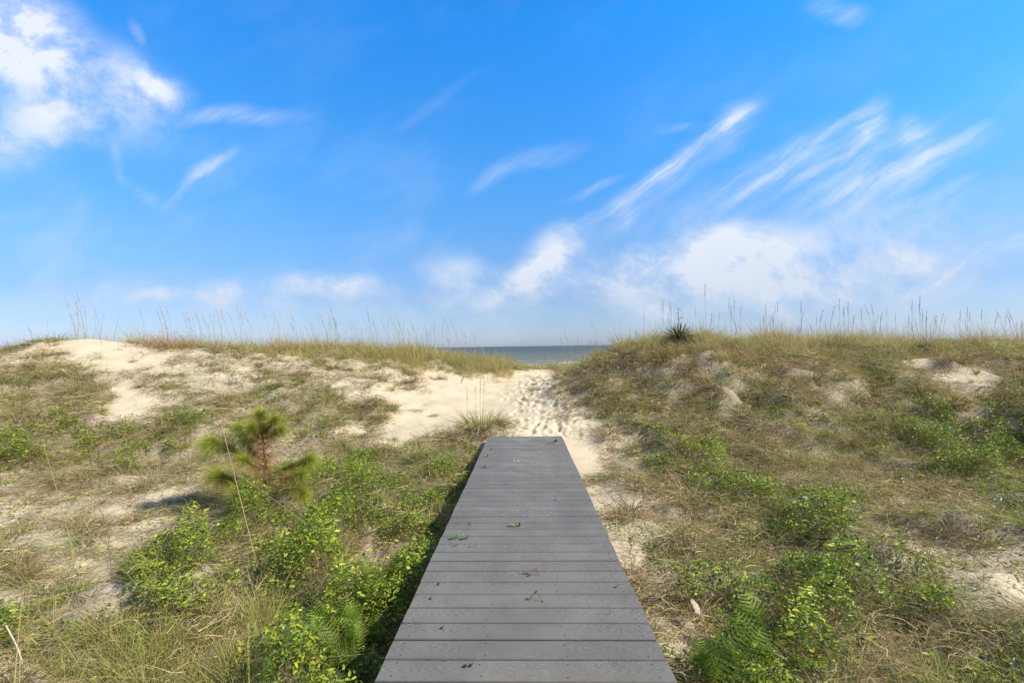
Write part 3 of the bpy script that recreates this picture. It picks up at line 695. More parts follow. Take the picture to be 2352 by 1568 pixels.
# ------------------------------------------------------------------ single grass tufts standing on open sand
def tuft_mesh(seed, nb, hlo, hhi, cols, rad=.05, up=(.3, 1), bend=(.25, .8), width=.0075, tips=STRAW):
    mb = MB(); a = rng.uniform(0, 2 * math.pi, nb); r = rng.random(nb) ** .5 * rad; zz = rng.uniform(up[0], up[1], nb); h = np.sqrt(1 - np.minimum(zz, .999) ** 2)
    p = np.stack([np.cos(a) * r, np.sin(a) * r, np.full(nb, -.03)], 1); c = pick(cols, nb, .3)
    ribbons(mb, p, np.stack([np.cos(a) * h, np.sin(a) * h, zz], 1), rng.uniform(hlo, hhi, nb), rng.uniform(.6, 1.2, nb) * width, rng.uniform(bend[0], bend[1], nb), c, segs=5, tipc=c * .5 + pick(tips, nb) * .5)
    return mb
TUFTS = [  # px, py, kind, scale, label
    (850, 975, 'mix', 1.15, 'dense dark grass tuft on the sand left of the bare slope'),
    (1105, 985, 'big', 1.75, 'largest grass tuft with tall stalks just beyond the boardwalk end'),
    (1060, 1000, 'dry', 1.7, 'brown bushy grass tuft against the left side of the large stalked tuft'),
    (1150, 998, 'green', 1.2, 'green arching grass tuft right of the large stalked tuft'),
    (1095, 1000, 'dry', 1.5, 'dry grass tuft in front of the large stalked tuft'),
    (1008, 985, 'thin', 1.0, 'thin few bladed green grass sprig left of the large stalked tuft'),
    (975, 930, 'thin', .5, 'small lone green sprig on the bare sand slope'),
    (1325, 900, 'mix', 1.0, 'grey brown grass tuft at the right edge of the footprints'),
    (1385, 895, 'mix', 1.0, 'rounded grass tuft between the footprint path and the right dune'),
    (1350, 955, 'mix', .8, 'low grass tuft on the sand halfway up the right of the path'),
    (1395, 950, 'dry', .8, 'brown grass tuft at the foot of the right dune beside the path'),
    (1340, 1005, 'thin', .9, 'thin arching grass sprig right of the boardwalk end'),
    (1320, 870, 'green', .7, 'pale green tuft near the top of the path on the right'),
    (1230, 868, 'green', .5, 'tiny green sprig at the top of the footprint path'),
    (1400, 1085, 'thin', 1.2, 'wispy thin grass sprig on sand right of the far boardwalk'),
    (1370, 1100, 'mix', .7, 'low grass tuft touching the right edge of the far boardwalk'),
    (900, 1010, 'mix', .8, 'small tuft at the bottom of the bare sand slope on the left'),
    (115, 812, 'mix', .9, 'dark green tuft on the sandy summit of the left dune'),
    (205, 815, 'thin', .8, 'small wispy tuft right of the dark tuft on the left dune summit'),
    (290, 830, 'mix', .7, 'small brown tuft on the bare sand below the left dune summit'),
    (235, 890, 'green', .9, 'pale green arching tuft on the sandy strip of the left dune'),
    (150, 885, 'green', 1.0, 'pale green tuft above the dark clump on the left dune'),
    (420, 880, 'green', .9, 'yellow green tuft in the middle of the left dune face'),
    (1000, 868, 'dry', 1.1, 'dry brown tuft on the sand below the left crest'),
    (940, 880, 'dry', 1.0, 'grey brown tuft at the top left corner of the bare sand slope'),
    (25, 1420, 'thin', 1.0, 'pair of tall green blades near the lower left corner'),
    (1235, 852, 'green', .8, 'yellow green tuft on the crest in the gap between dunes'),
]
def build_tufts():
    kinds = {'mix': lambda: tuft_mesh(1, 150, .15, .36, BROWN + SAGE), 'dry': lambda: tuft_mesh(2, 320, .14, .36, BROWN + GREY, rad=.13, up=(.1, 1)),
             'green': lambda: tuft_mesh(3, 60, .18, .40, SAGE + GREEN), 'thin': lambda: tuft_mesh(4, 16, .25, .48, SAGE, rad=.03, up=(.6, 1), bend=(.2, .7)),
             'big': lambda: tuft_mesh(5, 420, .2, .48, SAGE + BROWN[:2] + GREEN[:1], rad=.15, up=(.35, 1), bend=(.15, .7))}
    for px, py, k, s, lab in TUFTS:
        p = at(px, py); o = kinds[k]().build('grass_tuft', M_THING); o.location = p; o.scale = (s, s, s)
        tag(o, lab, 'grass tuft', 'grass tufts on open sand')
build_tufts()
def build_red_bush():
    p = at(372, 803); mb = MB(); n = 420; a = rdir(n, .35, 1); b = rng.normal(0, .16, (n, 3)) * [1.6, .7, .1]
    ribbons(mb, b, a, rng.uniform(.2, .42, n), .006, rng.uniform(0, .4, n), pick([(.34, .20, .13), (.42, .28, .18), (.25, .15, .09)], n), 4, wav=.06)
    q = b + a * rng.uniform(.15, .4, (n, 1)); leaves(mb, q, rdir(n, -.5, .8), rdir(n, 0, 1), .03, .012, pick([(.42, .25, .17), (.48, .32, .22)], n))
    o = mb.build('dry_bush', M_THING); o.location = p; o.scale = (1.35, 1.35, 1.35); tag(o, 'reddish brown dry bush on the crest right of the left summit', 'dry bush')
build_red_bush()

# ------------------------------------------------------------------ sea oat stalks
def copy_thing(root):
    c = root.copy(); col.objects.link(c)
    for ch in list(root.children):
        d = ch.copy(); col.objects.link(d); d.parent = c
    return c
def oat_proto(h, lean, curve, head):
    root = bpy.data.objects.new('sea_oat_stalk', None); col.objects.link(root)
    t = np.linspace(0, 1, 9); pts = np.stack([lean * h * t + curve * h * t ** 3, .02 * np.sin(t * 3), h * t - .04 - abs(curve) * h * .35 * t ** 3], 1)
    mb = MB(); tube(mb, pts, np.linspace(.0042, .0020, 9), (.30, .24, .145), 4, False)
    nb = 3; tb = rng.uniform(.1, .5, nb); ib = np.stack([np.interp(tb, t, pts[:, i]) for i in range(3)], 1)
    ribbons(mb, ib, rdir(nb, .4, .9), rng.uniform(.12, .3, nb), .004, .6, pick(STRAW, nb), 4); mb.build('stem', M_STALK, root)
    mb = MB(); n = int(30 * head) + 9; tube(mb, pts[6:], .004, (.36, .28, .16), 4); tt = rng.uniform(.78, 1, n); ix = np.stack([np.interp(tt, t, pts[:, i]) for i in range(3)], 1)
    d = rdir(n, -.3, .7) + np.array([lean * 2, 0, .6]); leaves(mb, ix, d, rdir(n, 0, 1), rng.uniform(.022, .05, n) * (1 - .4 * (tt - .78) / .22), .0075, pick(STRAW + BROWN[:1], n, .2))
    ribbons(mb, ix, d, .04, .0016, .2, pick(BROWN, n), 2); mb.build('seed_head', M_STALK, root)
    return root
def build_oats():
    protos = [oat_proto(h, l, c, hd) for h, l, c, hd in ((1.25, -.10, -.12, .4), (1.45, -.16, -.06, .2), (1.05, .04, -.1, .5), (1.6, -.05, .03, 1), (1.3, .08, .06, .6), (.85, -.12, -.15, .3), (1.15, .0, .02, .2))]
    used = set()
    def put(x, y, i, s, lab, grp):
        o = protos[i] if i not in used else copy_thing(protos[i]); used.add(i)
        o.location = (x, y, gh(x, y)); o.rotation_euler = (0, 0, rng.normal() * .5); o.scale = (s, s, s); tag(o, lab, 'grass stalk', grp)
    r = random.Random(11)
    sect = [  # px range, n, proto set, label
        (0, 330, 24, (0, 1, 5, 2), 12.4, 'behind the sandy left dune summit', 'stalks on the left summit'),
        (330, 620, 34, (0, 1, 5, 0), 13.2, 'on the crest just right of the left summit', 'stalks right of the left summit'),
        (620, 880, 40, (0, 1, 0, 2), 13.8, 'on the middle of the left grassy crest', 'stalks on the middle left crest'),
        (880, 1150, 44, (0, 2, 1, 6), 14.3, 'on the crest just left of the sea gap', 'stalks left of the sea gap'),
        (1285, 1450, 26, (0, 1, 6, 2), 12.9, 'on the slope just right of the sea gap', 'stalks right of the sea gap'),
        (1450, 1700, 26, (6, 3, 0, 2), 11.4, 'on the crest around the spiky yucca', 'stalks around the yucca'),
        (1700, 2000, 40, (6, 3, 4, 2), 11.5, 'on the middle of the right dune crest', 'stalks on the middle right crest'),
        (2000, 2352, 52, (3, 4, 6, 1), 11.6, 'on the far right crest', 'stalks on the far right crest')]
    for a, b, n, ps, D, lab, grp in sect:
        cl = [r.uniform(a, b) for _ in range(max(4, n // 3))]; pos = []
        for _ in range(n):
            px = min(max(r.choice(cl) + r.gauss(0, 12), a), b) if r.random() < .8 else r.uniform(a, b); pos.append(px)
        for k, px in enumerate(sorted(pos)):
            y = D + r.gauss(0, .5); x = (px - 1205.5) / F * y; s = r.uniform(.62, 1.05) if px < 1285 else r.uniform(.46, .86)
            th = ('st', 'nd', 'rd')[k % 10] if k % 10 < 3 and k not in (10, 11, 12) else 'th'
            put(x, y, r.choice(ps), s, ('%s stalk, %d%s from the left %s' % ('tall' if s > (.88 if px < 1285 else .74) else 'mid height' if s > (.74 if px < 1285 else .6) else 'short', k + 1, th, lab)), grp)
    # the tall stalks of the tuft beyond the boardwalk end and a few bare ones on the slopes
    for px, py, i, s, lab in ((1103, 985, 6, .80, 'tallest stalk of the tuft beyond the boardwalk end'), (1112, 985, 6, .75, 'dark stalk beside the tallest one of the tuft beyond the boardwalk end'),
                              (1095, 980, 3, .5, 'shorter stalk in the tuft beyond the boardwalk end'), (1072, 1000, 6, .75, 'lone dark upright stalk left of the tuft stalks'),
                              (705, 1010, 0, .85, 'bare tan stalk standing on the dune face right of the pine'), (722, 1000, 2, .8, 'second tan stalk right of the pine, slightly higher up'),
                              (670, 985, 6, .6, 'thin tan stalk between the pine top and the crest'), (1780, 880, 6, .5, 'short stalk on the right dune face')):
        p = at(px, py); put(p.x, p.y, i, s, lab, 'stalks standing on the dune faces')
build_oats()

# ------------------------------------------------------------------ yucca on the right crest
def build_yucca():
    p = at(1555, 800); p.y -= .12; p.z += .07
    root = bpy.data.objects.new('yucca_plant', None); col.objects.link(root); root.location = p; root.scale = (1.08, 1.08, 1.08)
    tag(root, 'dark green spiky yucca on top of the right dune', 'yucca')
    mb = MB(); n = 85; i = np.arange(n); a = i * 2.39996; zz = np.linspace(.98, -.12, n) ; h = np.sqrt(1 - np.clip(zz, -1, 1) ** 2)
    d = np.stack([np.cos(a) * h, np.sin(a) * h, zz], 1); c = pick([(.045, .085, .025), (.06, .11, .035), (.03, .06, .02)], n, .2)
    side = np.cross(d, np.array([0, 0, 1.0]) + rng.normal(0, .1, (n, 3)))
    V = []; 
    for k in range(n):
        L = rng.uniform(.34, .46); w = .014; m_ = MB()
        pts = np.array([d[k] * L * t + np.array([0, 0, .12 - .10 * t * t * h[k]]) for t in (0, .3, .7, 1)]); s = norm(side[k]); u = np.cross(s, d[k])
        ws = [w * .7, w, w * .75, .001]; vv = []
        for q_, w_ in zip(pts, ws): vv += [q_ - s * w_ + u * w_ * .5, q_ - u * w_ * .3, q_ + s * w_ + u * w_ * .5]
        q = [];  [q.extend([[3 * j, 3 * j + 1, 3 * j + 4, 3 * j + 3], [3 * j + 1, 3 * j + 2, 3 * j + 5, 3 * j + 4]]) for j in range(3)]
        mb.add(vv, q, c[k])
    mb.build('leaf_rosette', M_YUCCA, root)
    mb = MB(); pts = smooth_path([(0, 0, .1), (.0, 0, .4), (-.01, 0, .78)], 8); tube(mb, pts, np.linspace(.009, .004, 8), (.30, .16, .11), 6)
    n = 20; tt = rng.uniform(.45, .98, n); ix = np.stack([np.interp(tt * 7, range(8), pts[:, j]) for j in range(3)], 1); d = rdir(n, .3, .9)
    ribbons(mb, ix, d, rng.uniform(.05, .14, n), .006, 0, (.34, .19, .13), 3); e = ix + d * .1; leaves(mb, e, rdir(n, -.6, .2), rdir(n, 0, 1), .03, .018, (.42, .27, .19))
    mb.build('flower_stalk', M_STALK, root)
build_yucca()

# ------------------------------------------------------------------ pine sapling
def build_pine():
    base = at(600, 1165); D = base.y
    root = bpy.data.objects.new('pine_sapling', None); col.objects.link(root); root.location = base
    tag(root, 'young pine sapling with long needles on the left dune foot', 'pine tree')
    def W(px, py, dy=0.0):
        """local point on the sapling at a measured place, dy nearer or farther"""
        DD = D + dy; return np.array([(px - 1205.5) / F * DD - base.x, dy, EYE - (py - hor(px)) / F * DD - base.z])
    trunk = smooth_path([W(602, 1172), W(601, 1110), W(602, 1060), W(598, 1020), W(597, 985), W(594, 962)], 16)
    mb = MB(); tube(mb, trunk, np.linspace(.021, .007, 16), (.11, .075, .05), 8)
    n = 200; k = rng.integers(0, 15, n); p = trunk[k] + (trunk[k + 1] - trunk[k]) * rng.random((n, 1)); leaves(mb, p, rdir(n, .1, .8), rdir(n, -1, 1), .028, .012, pick([(.14, .09, .06), (.20, .13, .09), (.09, .06, .04)], n))
    mb.build('trunk', M_BARK, root)
    YG = [(.36, .40, .04), (.28, .35, .03), (.44, .46, .07)]; DG = [(.13, .19, .03), (.18, .22, .04), (.08, .12, .03)]; RB = [(.30, .15, .06), (.36, .20, .08), (.22, .12, .05)]
    def shoot(path, n, L, inner, rb=.2, dens=1.0):
        pts = smooth_path(path, 14); mb = MB(); tube(mb, pts, np.linspace(.009, .0045, 14), (.16, .10, .06), 6); b = mb.build('branch', M_BARK, root)
        mb = MB(); n = int(n * 1.9); L = L * 1.5; t = 1 - (1 - inner * .7) * rng.random(n) ** 1.5; ix = np.stack([np.interp(t * 13, range(14), pts[:, j]) for j in range(3)], 1)
        ax = norm(np.stack([np.interp(t * 13, range(14), np.gradient(pts[:, j])) for j in range(3)], 1))
        d = norm(ax * rng.uniform(.3, 1.5, (n, 1)) + rdir(n, -1, 1) * 1.0 + np.array([0, 0, .12])); tt = t[:, None] + rng.normal(0, .12, (n, 1))
        yg = pick(YG, n, .2); dg = pick(DG, n, .25); rbc = pick(RB, n, .25)
        c = np.where(tt > .72, yg * .65 + dg * .35, dg); old = rng.random(n) < np.clip((rb + .12) * (1.6 - t * 1.5), 0, 1); c[old] = rbc[old]
        ribbons(mb, ix, d, rng.uniform(.45, 1.15, n) * L, .0027, rng.uniform(.0, .5, n), c, 5, tipc=c * .7 + yg * .3)
        mb.build('needles', M_NEEDLE, b)
    # leader and crown
    shoot([W(598, 1020), W(596, 985), W(593, 955)], 1100, .115, .35, .45)
    shoot([W(597, 1005), W(612, 980, -.03), W(627, 966, -.05)], 600, .11, .3, .3)
    shoot([W(598, 1012), W(620, 1000, .05), W(637, 990, .08)], 650, .12, .3, .55)
    shoot([W(598, 1014), W(578, 1000, -.08), W(570, 985, -.12)], 650, .115, .3, .4)
    shoot([W(599, 1022), W(565, 1012, .02), W(541, 988, .04)], 800, .12, .35, .25)
    # left middle
    shoot([W(601, 1075), W(555, 1052, -.04), W(500, 1026, -.08), W(480, 1020, -.1)], 1400, .15, .45, .25)
    shoot([W(601, 1060), W(572, 1042, .12), W(558, 1016, .2)], 650, .13, .4, .3)
    shoot([W(601, 1085), W(575, 1072, -.15), W(552, 1060, -.25)], 520, .14, .3, .8)
    # left lower
    shoot([W(602, 1125), W(560, 1118, -.08), W(520, 1108, -.15), W(490, 1098, -.18)], 1500, .16, .3, .2)
    shoot([W(602, 1130), W(575, 1130, -.2), W(545, 1132, -.33)], 900, .15, .3, .5)
    # right
    shoot([W(601, 1095), W(640, 1082, .03), W(680, 1068, .05), W(705, 1058, .06)], 900, .14, .45, .35)
    shoot([W(602, 1105), W(650, 1100, -.1), W(688, 1092, -.15)], 520, .12, .45, .9)
    shoot([W(602, 1110), W(640, 1125, -.2), W(672, 1125, -.3), W(690, 1135, -.34)], 620, .13, .55, .4)
    # dead inner needles hanging from the lower trunk
    n = 1500; k = rng.integers(3, 12, n); p = trunk[k]; mb = MB(); ribbons(mb, p, rdir(n, -.5, .4), rng.uniform(.10, .22, n), .0024, rng.uniform(.1, .6, n), pick(RB, n), 4)
    mb.build('dead_needles', M_NEEDLE, root)
build_pine()

# ------------------------------------------------------------------ ferns
def frond_mesh(seed, L=.46, pairs=17, yellow=0.0, brown=0.0):
    r = np.random.default_rng(seed); mb = MB(); t = np.linspace(0, 1, 12)
    pts = np.stack([L * (t * .80), .02 * np.sin(t * 4 + seed), L * (t * .95 - .62 * t ** 2.2)], 1); tube(mb, pts, np.linspace(.0028, .001, 12), (.20, .20, .05), 4, False)
    for k in range(pairs):
        tt = .16 + .84 * k / pairs; q = np.array([np.interp(tt * 11, range(12), pts[:, j]) for j in range(3)]); a = norm(np.array([np.interp(tt * 11, range(12), np.gradient(pts[:, j])) for j in range(3)]))
        ln = L * .24 * math.sin(math.pi * (tt * .86 + .14)) ** .75 + .006
        for s in (-1, 1):
            side = np.array([0, s, 0.0]); d = norm(side * .92 + a * .42 + np.array([0, 0, -.1 + r.normal() * .08])); up = norm(np.cross(a, np.array([0, 1, 0]))) ; up = up if up[2] > 0 else -up
            base = np.array([(.13, .23, .025), (.17, .28, .03)][r.integers(0, 2)]) * r.uniform(.8, 1.2)
            c = base * (1 - yellow) + np.array((.40, .33, .04)) * yellow
            if r.random() < brown: c = np.array((.42, .20, .07)) * r.uniform(.7, 1.1)
            m_ = 7; tt2 = (np.arange(m_) + .3) / m_; pp = q + d * ln * tt2[:, None]; wd = np.full(m_, ln * .13) * (1 - tt2 * .55)
            leaves(mb, pp, np.tile(norm(a * .8 + d), (m_, 1)), np.tile(up, (m_, 1)), wd * 1.15, wd * .75, c)
            leaves(mb, pp, np.tile(norm(-a * .8 + d), (m_, 1)), np.tile(up, (m_, 1)), wd * 1.15, wd * .75, c * .92)
            ribbons(mb, q[None], d[None], ln, .005, .05, c, 2, side=a[None])
    return mb
def build_ferns():
    kinds = []
    for i, (y, b) in enumerate(((0, 0), (.25, .02), (.6, .08), (.1, 0), (.5, .5))):
        o = frond_mesh(i, .42 + .03 * i, 13, y, b).build('frond', M_FERN); kinds.append(o.data); bpy.data.objects.remove(o)
    def fern(px, py, s, labs, ks=(0, 1, 3), nf=8, dx=0):
        p = at(px, py); root = bpy.data.objects.new('fern', None); col.objects.link(root); root.location = p; root.scale = (s, s, s)
        if abs(p.x) < .92 and p.y < 8: p.x = math.copysign(.92, p.x); root.location = p
        tag(root, labs, 'fern', 'ferns beside the boardwalk'); a0 = rng.uniform(0, 6)
        for k in range(nf):
            me = kinds[ks[int(rng.integers(0, len(ks)))]]; o = bpy.data.objects.new('frond', me); col.objects.link(o); o.parent = root
            a = a0 + k * 2.4; tilt = rng.uniform(-1.0, -.05)
            if p.x > -1.15 and p.x < 0 and math.cos(a) > .2: tilt = -1.15; a += .6
            if p.x < 1.15 and p.x > 0 and math.cos(a) < -.2: tilt = -1.15; a += .6
            sc = rng.uniform(.65, 1.1); o.rotation_euler = Euler((rng.normal() * .15, tilt, a)); o.scale = (sc, sc, sc)
    for px, py, s, lab in ((925, 1350, .9, 'farthest upright fern in the row hugging the left boardwalk edge'), (905, 1392, 1.0, 'second farthest yellow green fern of the left boardwalk row'),
                           (880, 1430, .95, 'fern halfway along the left boardwalk row'), (845, 1450, 1.0, 'yellowing fern set back from the middle of the left row'),
                           (865, 1500, 1.0, 'bright fern close to the left boardwalk edge near the bottom'), (800, 1490, 1.0, 'fern on the outer side of the lower left bed'),
                           (745, 1500, .9, 'outermost fern of the lower left bed beside the dark vines'), (815, 1550, 1.0, 'fern at the bottom of the lower left bed'),
                           (850, 1580, .9, 'lowest fern touching the bottom left boardwalk edge'), (760, 1580, .9, 'bottom fern nearest the pale grass on the left'),
                           (830, 1405, .8, 'small fern set back from the far end of the left row')):
        fern(px, py, s * .8, lab, (0, 1, 2, 3) if 'yellow' in lab else (0, 1, 3))
    fern(715, 1560, .8, 'fern with a browned curled frond at the bottom left', (4, 1, 0), 6)
    fern(1615, 1600, .9, 'bright green fern at the bottom right of the boardwalk', (0, 3), 9); fern(1655, 1590, .9, 'second bottom right fern, partly cut by the frame', (0, 3), 8)
    fern(1715, 1480, .9, 'dark green fern low in the right vine thicket', (0, 3), 8); fern(1745, 1545, .8, 'fern below the dark one in the right vine thicket', (0, 3, 1), 7)
    p = at(1780, 1450); o = bpy.data.objects.new('fern_frond', kinds[4]); col.objects.link(o); o.location = p; o.rotation_euler = (0, -.75, .3); o.scale = (1, 1, 1)
    tag(o, 'single orange and yellow upright fern frond in the right thicket', 'fern frond')
build_ferns()

# ------------------------------------------------------------------ long dry stems in the foreground left
def Wp(px, py, D): return np.array([(px - 1205.5) / F * D, D, EYE - (py - hor(px)) / F * D])
def stem_thing(name, path, r0, r1, c, lab, cat='dry stalk', extra=(), grp=None):
    r0 *= .62; r1 *= .62
    pts = np.array(path); b = pts[0].copy(); root = bpy.data.objects.new(name, None); col.objects.link(root); root.location = b; tag(root, lab, cat, grp)
    sp = smooth_path(pts - b, 16); mb = MB(); tube(mb, sp, np.linspace(r0, r1, 16), c, 6); mb.build('stem', M_STALK, root)
    for e in extra:
        mb = MB(); tube(mb, smooth_path(np.array(e) - b, 8), np.linspace(r0 * .6, r1 * .6, 8), c, 5); mb.build('side_shoot', M_STALK, root)
TAN = (.42, .28, .15); GR2 = (.34, .27, .19); BRN = (.22, .13, .07)
def build_stems():
    def gp(px, py): p = at(px, py); return np.array(p), p.y
    G = 'long dry stalks in the left foreground'
    b, D = gp(592, 1330); stem_thing('dry_stalk', [b, Wp(575, 1270, D), Wp(545, 1150, D), Wp(525, 1070, D - .05), Wp(503, 980, D - .1)], .006, .0035, TAN, 'tall tan stalk rising in front of the pine, bent at its tip', extra=[[Wp(503, 980, D - .1), Wp(492, 988, D - .12), Wp(475, 1000, D - .12)]], grp=G)
    b, D = gp(840, 1355); stem_thing('dry_stalk', [b, Wp(780, 1285, D + .1), Wp(690, 1200, D + .3), Wp(600, 1135, D + .5), Wp(535, 1090, D + .6)], .006, .0025, GR2, 'long grey stalk leaning left across the lower pine', grp=G)
    b, D = gp(236, 1385); stem_thing('dry_stalk', [b, Wp(238, 1320, D), Wp(222, 1200, D), Wp(185, 1140, D), Wp(150, 1075, D)], .006, .003, BRN, 'dark brown curved stalk on the bare ground left of the vines', extra=[[Wp(238, 1345, D), Wp(246, 1338, D), Wp(262, 1332, D)]], grp=G)
    b, D = gp(147, 1320); stem_thing('dry_stalk', [b, Wp(140, 1260, D), Wp(122, 1190, D), Wp(100, 1110, D), Wp(75, 1030, D)], .005, .0025, TAN, 'tan stalk left of the dark brown curved one', grp=G)
    b, D = gp(108, 1275); stem_thing('dry_stalk', [b, Wp(75, 1220, D), Wp(45, 1190, D), Wp(22, 1165, D)], .005, .003, TAN, 'short tan stalk leaning left near the left edge', grp=G)
    b, D = gp(52, 1600); stem_thing('dry_stalk', [b, Wp(30, 1550, D), Wp(12, 1500, D), Wp(-15, 1450, D)], .008, .006, (.5, .40, .3), 'thick pale stalk cut by the bottom left corner', grp=G)
    b, D = gp(440, 1520); stem_thing('dry_stalk', [Wp(300, 1512, D) , Wp(380, 1505, D), Wp(450, 1500, D)], .003, .002, GR2, 'pale straw lying below the dark vine clump', grp=G)
    b, D = gp(610, 1400); stem_thing('vine_shoot', [b, Wp(618, 1330, D), Wp(625, 1270, D)], .0025, .0015, (.35, .33, .10), 'thin yellow green stem in the vines below the pine', 'stem', grp=None)
    b, D = gp(860, 1395); stem_thing('vine_shoot', [b, Wp(862, 1330, D), Wp(860, 1240, D)], .0025, .0015, (.14, .16, .05), 'thin dark upright stem on the pale patch left of the deck', 'stem')
    b, D = gp(1135 * .98, 870); 
build_stems()

# ------------------------------------------------------------------ wood on the sand
def build_wood():
    # driftwood slab
    p = at(990, 955); mb = MB(); n = 14; t = np.linspace(-1, 1, n); V = []
    r = np.random.default_rng(2)
    for k in range(n):
        x = t[k] * .15; w = .035 * math.sqrt(max(1 - t[k] ** 2, .05)) * (1 + .2 * r.normal()); h = .022 + .01 * math.sin(3 * t[k])
        V += [(x, -w, 0), (x, -w * .8, h), (x, w * .8, h + .008), (x, w, 0)]
    q = [[4 * k + j, 4 * k + j + 1, 4 * k + j + 5, 4 * k + j + 4] for k in range(n - 1) for j in range(3)] + [[0, 3, 2, 1], [4 * n - 4, 4 * n - 3, 4 * n - 2, 4 * n - 1]]
    mb.add(V, q, (.27, .23, .18)); o = mb.build('driftwood', M_WOOD, smooth=False); o.location = p; o.rotation_euler = (.1, -.12, .25); tag(o, 'weathered driftwood slab lying on the bare sand slope', 'driftwood')
    # fallen branch at the top of the sand
    a = np.array(at(1063, 880)); root = bpy.data.objects.new('dead_branch', None); col.objects.link(root); root.location = a; tag(root, 'forked grey dead branch lying at the top of the bare sand', 'branch')
    L = lambda px, py, up=.03: np.array(at(px, py)) - a + np.array([0, 0, up])
    for nm, pth, r0 in (('main_stem', [L(1045, 862), L(1075, 860, .07), L(1105, 864)], .012), ('fork', [L(1075, 860, .07), L(1065, 870), L(1060, 882, .01)], .009), ('twig', [L(1060, 862, .05), L(1040, 858, .04), L(1020, 860)], .006)):
        mb = MB(); tube(mb, smooth_path(pth, 8), np.linspace(r0, r0 * .5, 8), (.25, .21, .17), 6); mb.build(nm, M_WOOD, root)
    # dead twiggy plants on the sand
    for px, py, s, lab in ((935, 893, 1, 'upper twiggy grey dead plant lying on the bare sand'), (955, 944, 1.1, 'lower twiggy dead plant lying on the bare sand')):
        p = at(px, py); mb = MB(); n = 26; root = p
        d = rdir(n, .0, .25); d[:, 0] = np.abs(d[:, 0]) * rng.choice([-1, 1, -1], n); ribbons(mb, np.tile((0, 0, .02), (n, 1)) + rng.normal(0, .05, (n, 3)) * [1.4, .6, .1], d, rng.uniform(.1, .3, n) * s, .006, .05, pick(GREY, n), 4, wav=.08)
        leaves(mb, rng.normal(0, .1, (70, 3)) * [1.3, .6, .15] + [0, 0, .05], rdir(70, -.2, .6), rdir(70, 0, 1), .022, .012, pick(GREY + SAGE, 70))
        o = mb.build('dead_plant', M_STALK); o.location = p; tag(o, lab, 'dead plant')
    # bark scrap by the deck
    p = at(1072, 1088); mb = MB(); 
    for k in range(3): box(mb, -.10 + .01 * k, .09 - .02 * k, -.03 + .02 * k, -.012 + .02 * k, .01 * k, .012 + .01 * k, (.30, .22, .17))
    o = mb.build('bark_scrap', M_WOOD, smooth=False); o.location = p + Vector((0, 0, .03)); o.rotation_euler = (.1, .1, -.5); tag(o, 'reddish bark scrap lying at the edge of the deck shadow', 'bark')
    # big pale dead leaf low right
    p = at(1597, 1440); mb = MB(); n = 9; V = []
    for k in range(n):
        t = k / (n - 1); w = [.01, .032, .026, .04, .03, .042, .03, .02, .003][k]; V += [(-w, t * .15, .02 * math.sin(t * 3)), (0, t * .15, .012 + .03 * math.sin(t * 3)), (w, t * .15 + .004, .02 * math.sin(t * 3.3))]
    q = [[3 * k + j, 3 * k + j + 1, 3 * k + j + 4, 3 * k + j + 3] for k in range(n - 1) for j in range(2)]
    mb.add(V, q, (.40, .32, .23)); o = mb.build('dead_leaf', M_STALK); o.location = p + Vector((0, 0, .10)); o.rotation_euler = (.45, .35, .3); o.scale = (.75, .75, .75); tag(o, 'large pale curled dead leaf standing right of the boardwalk', 'leaf')
build_wood()

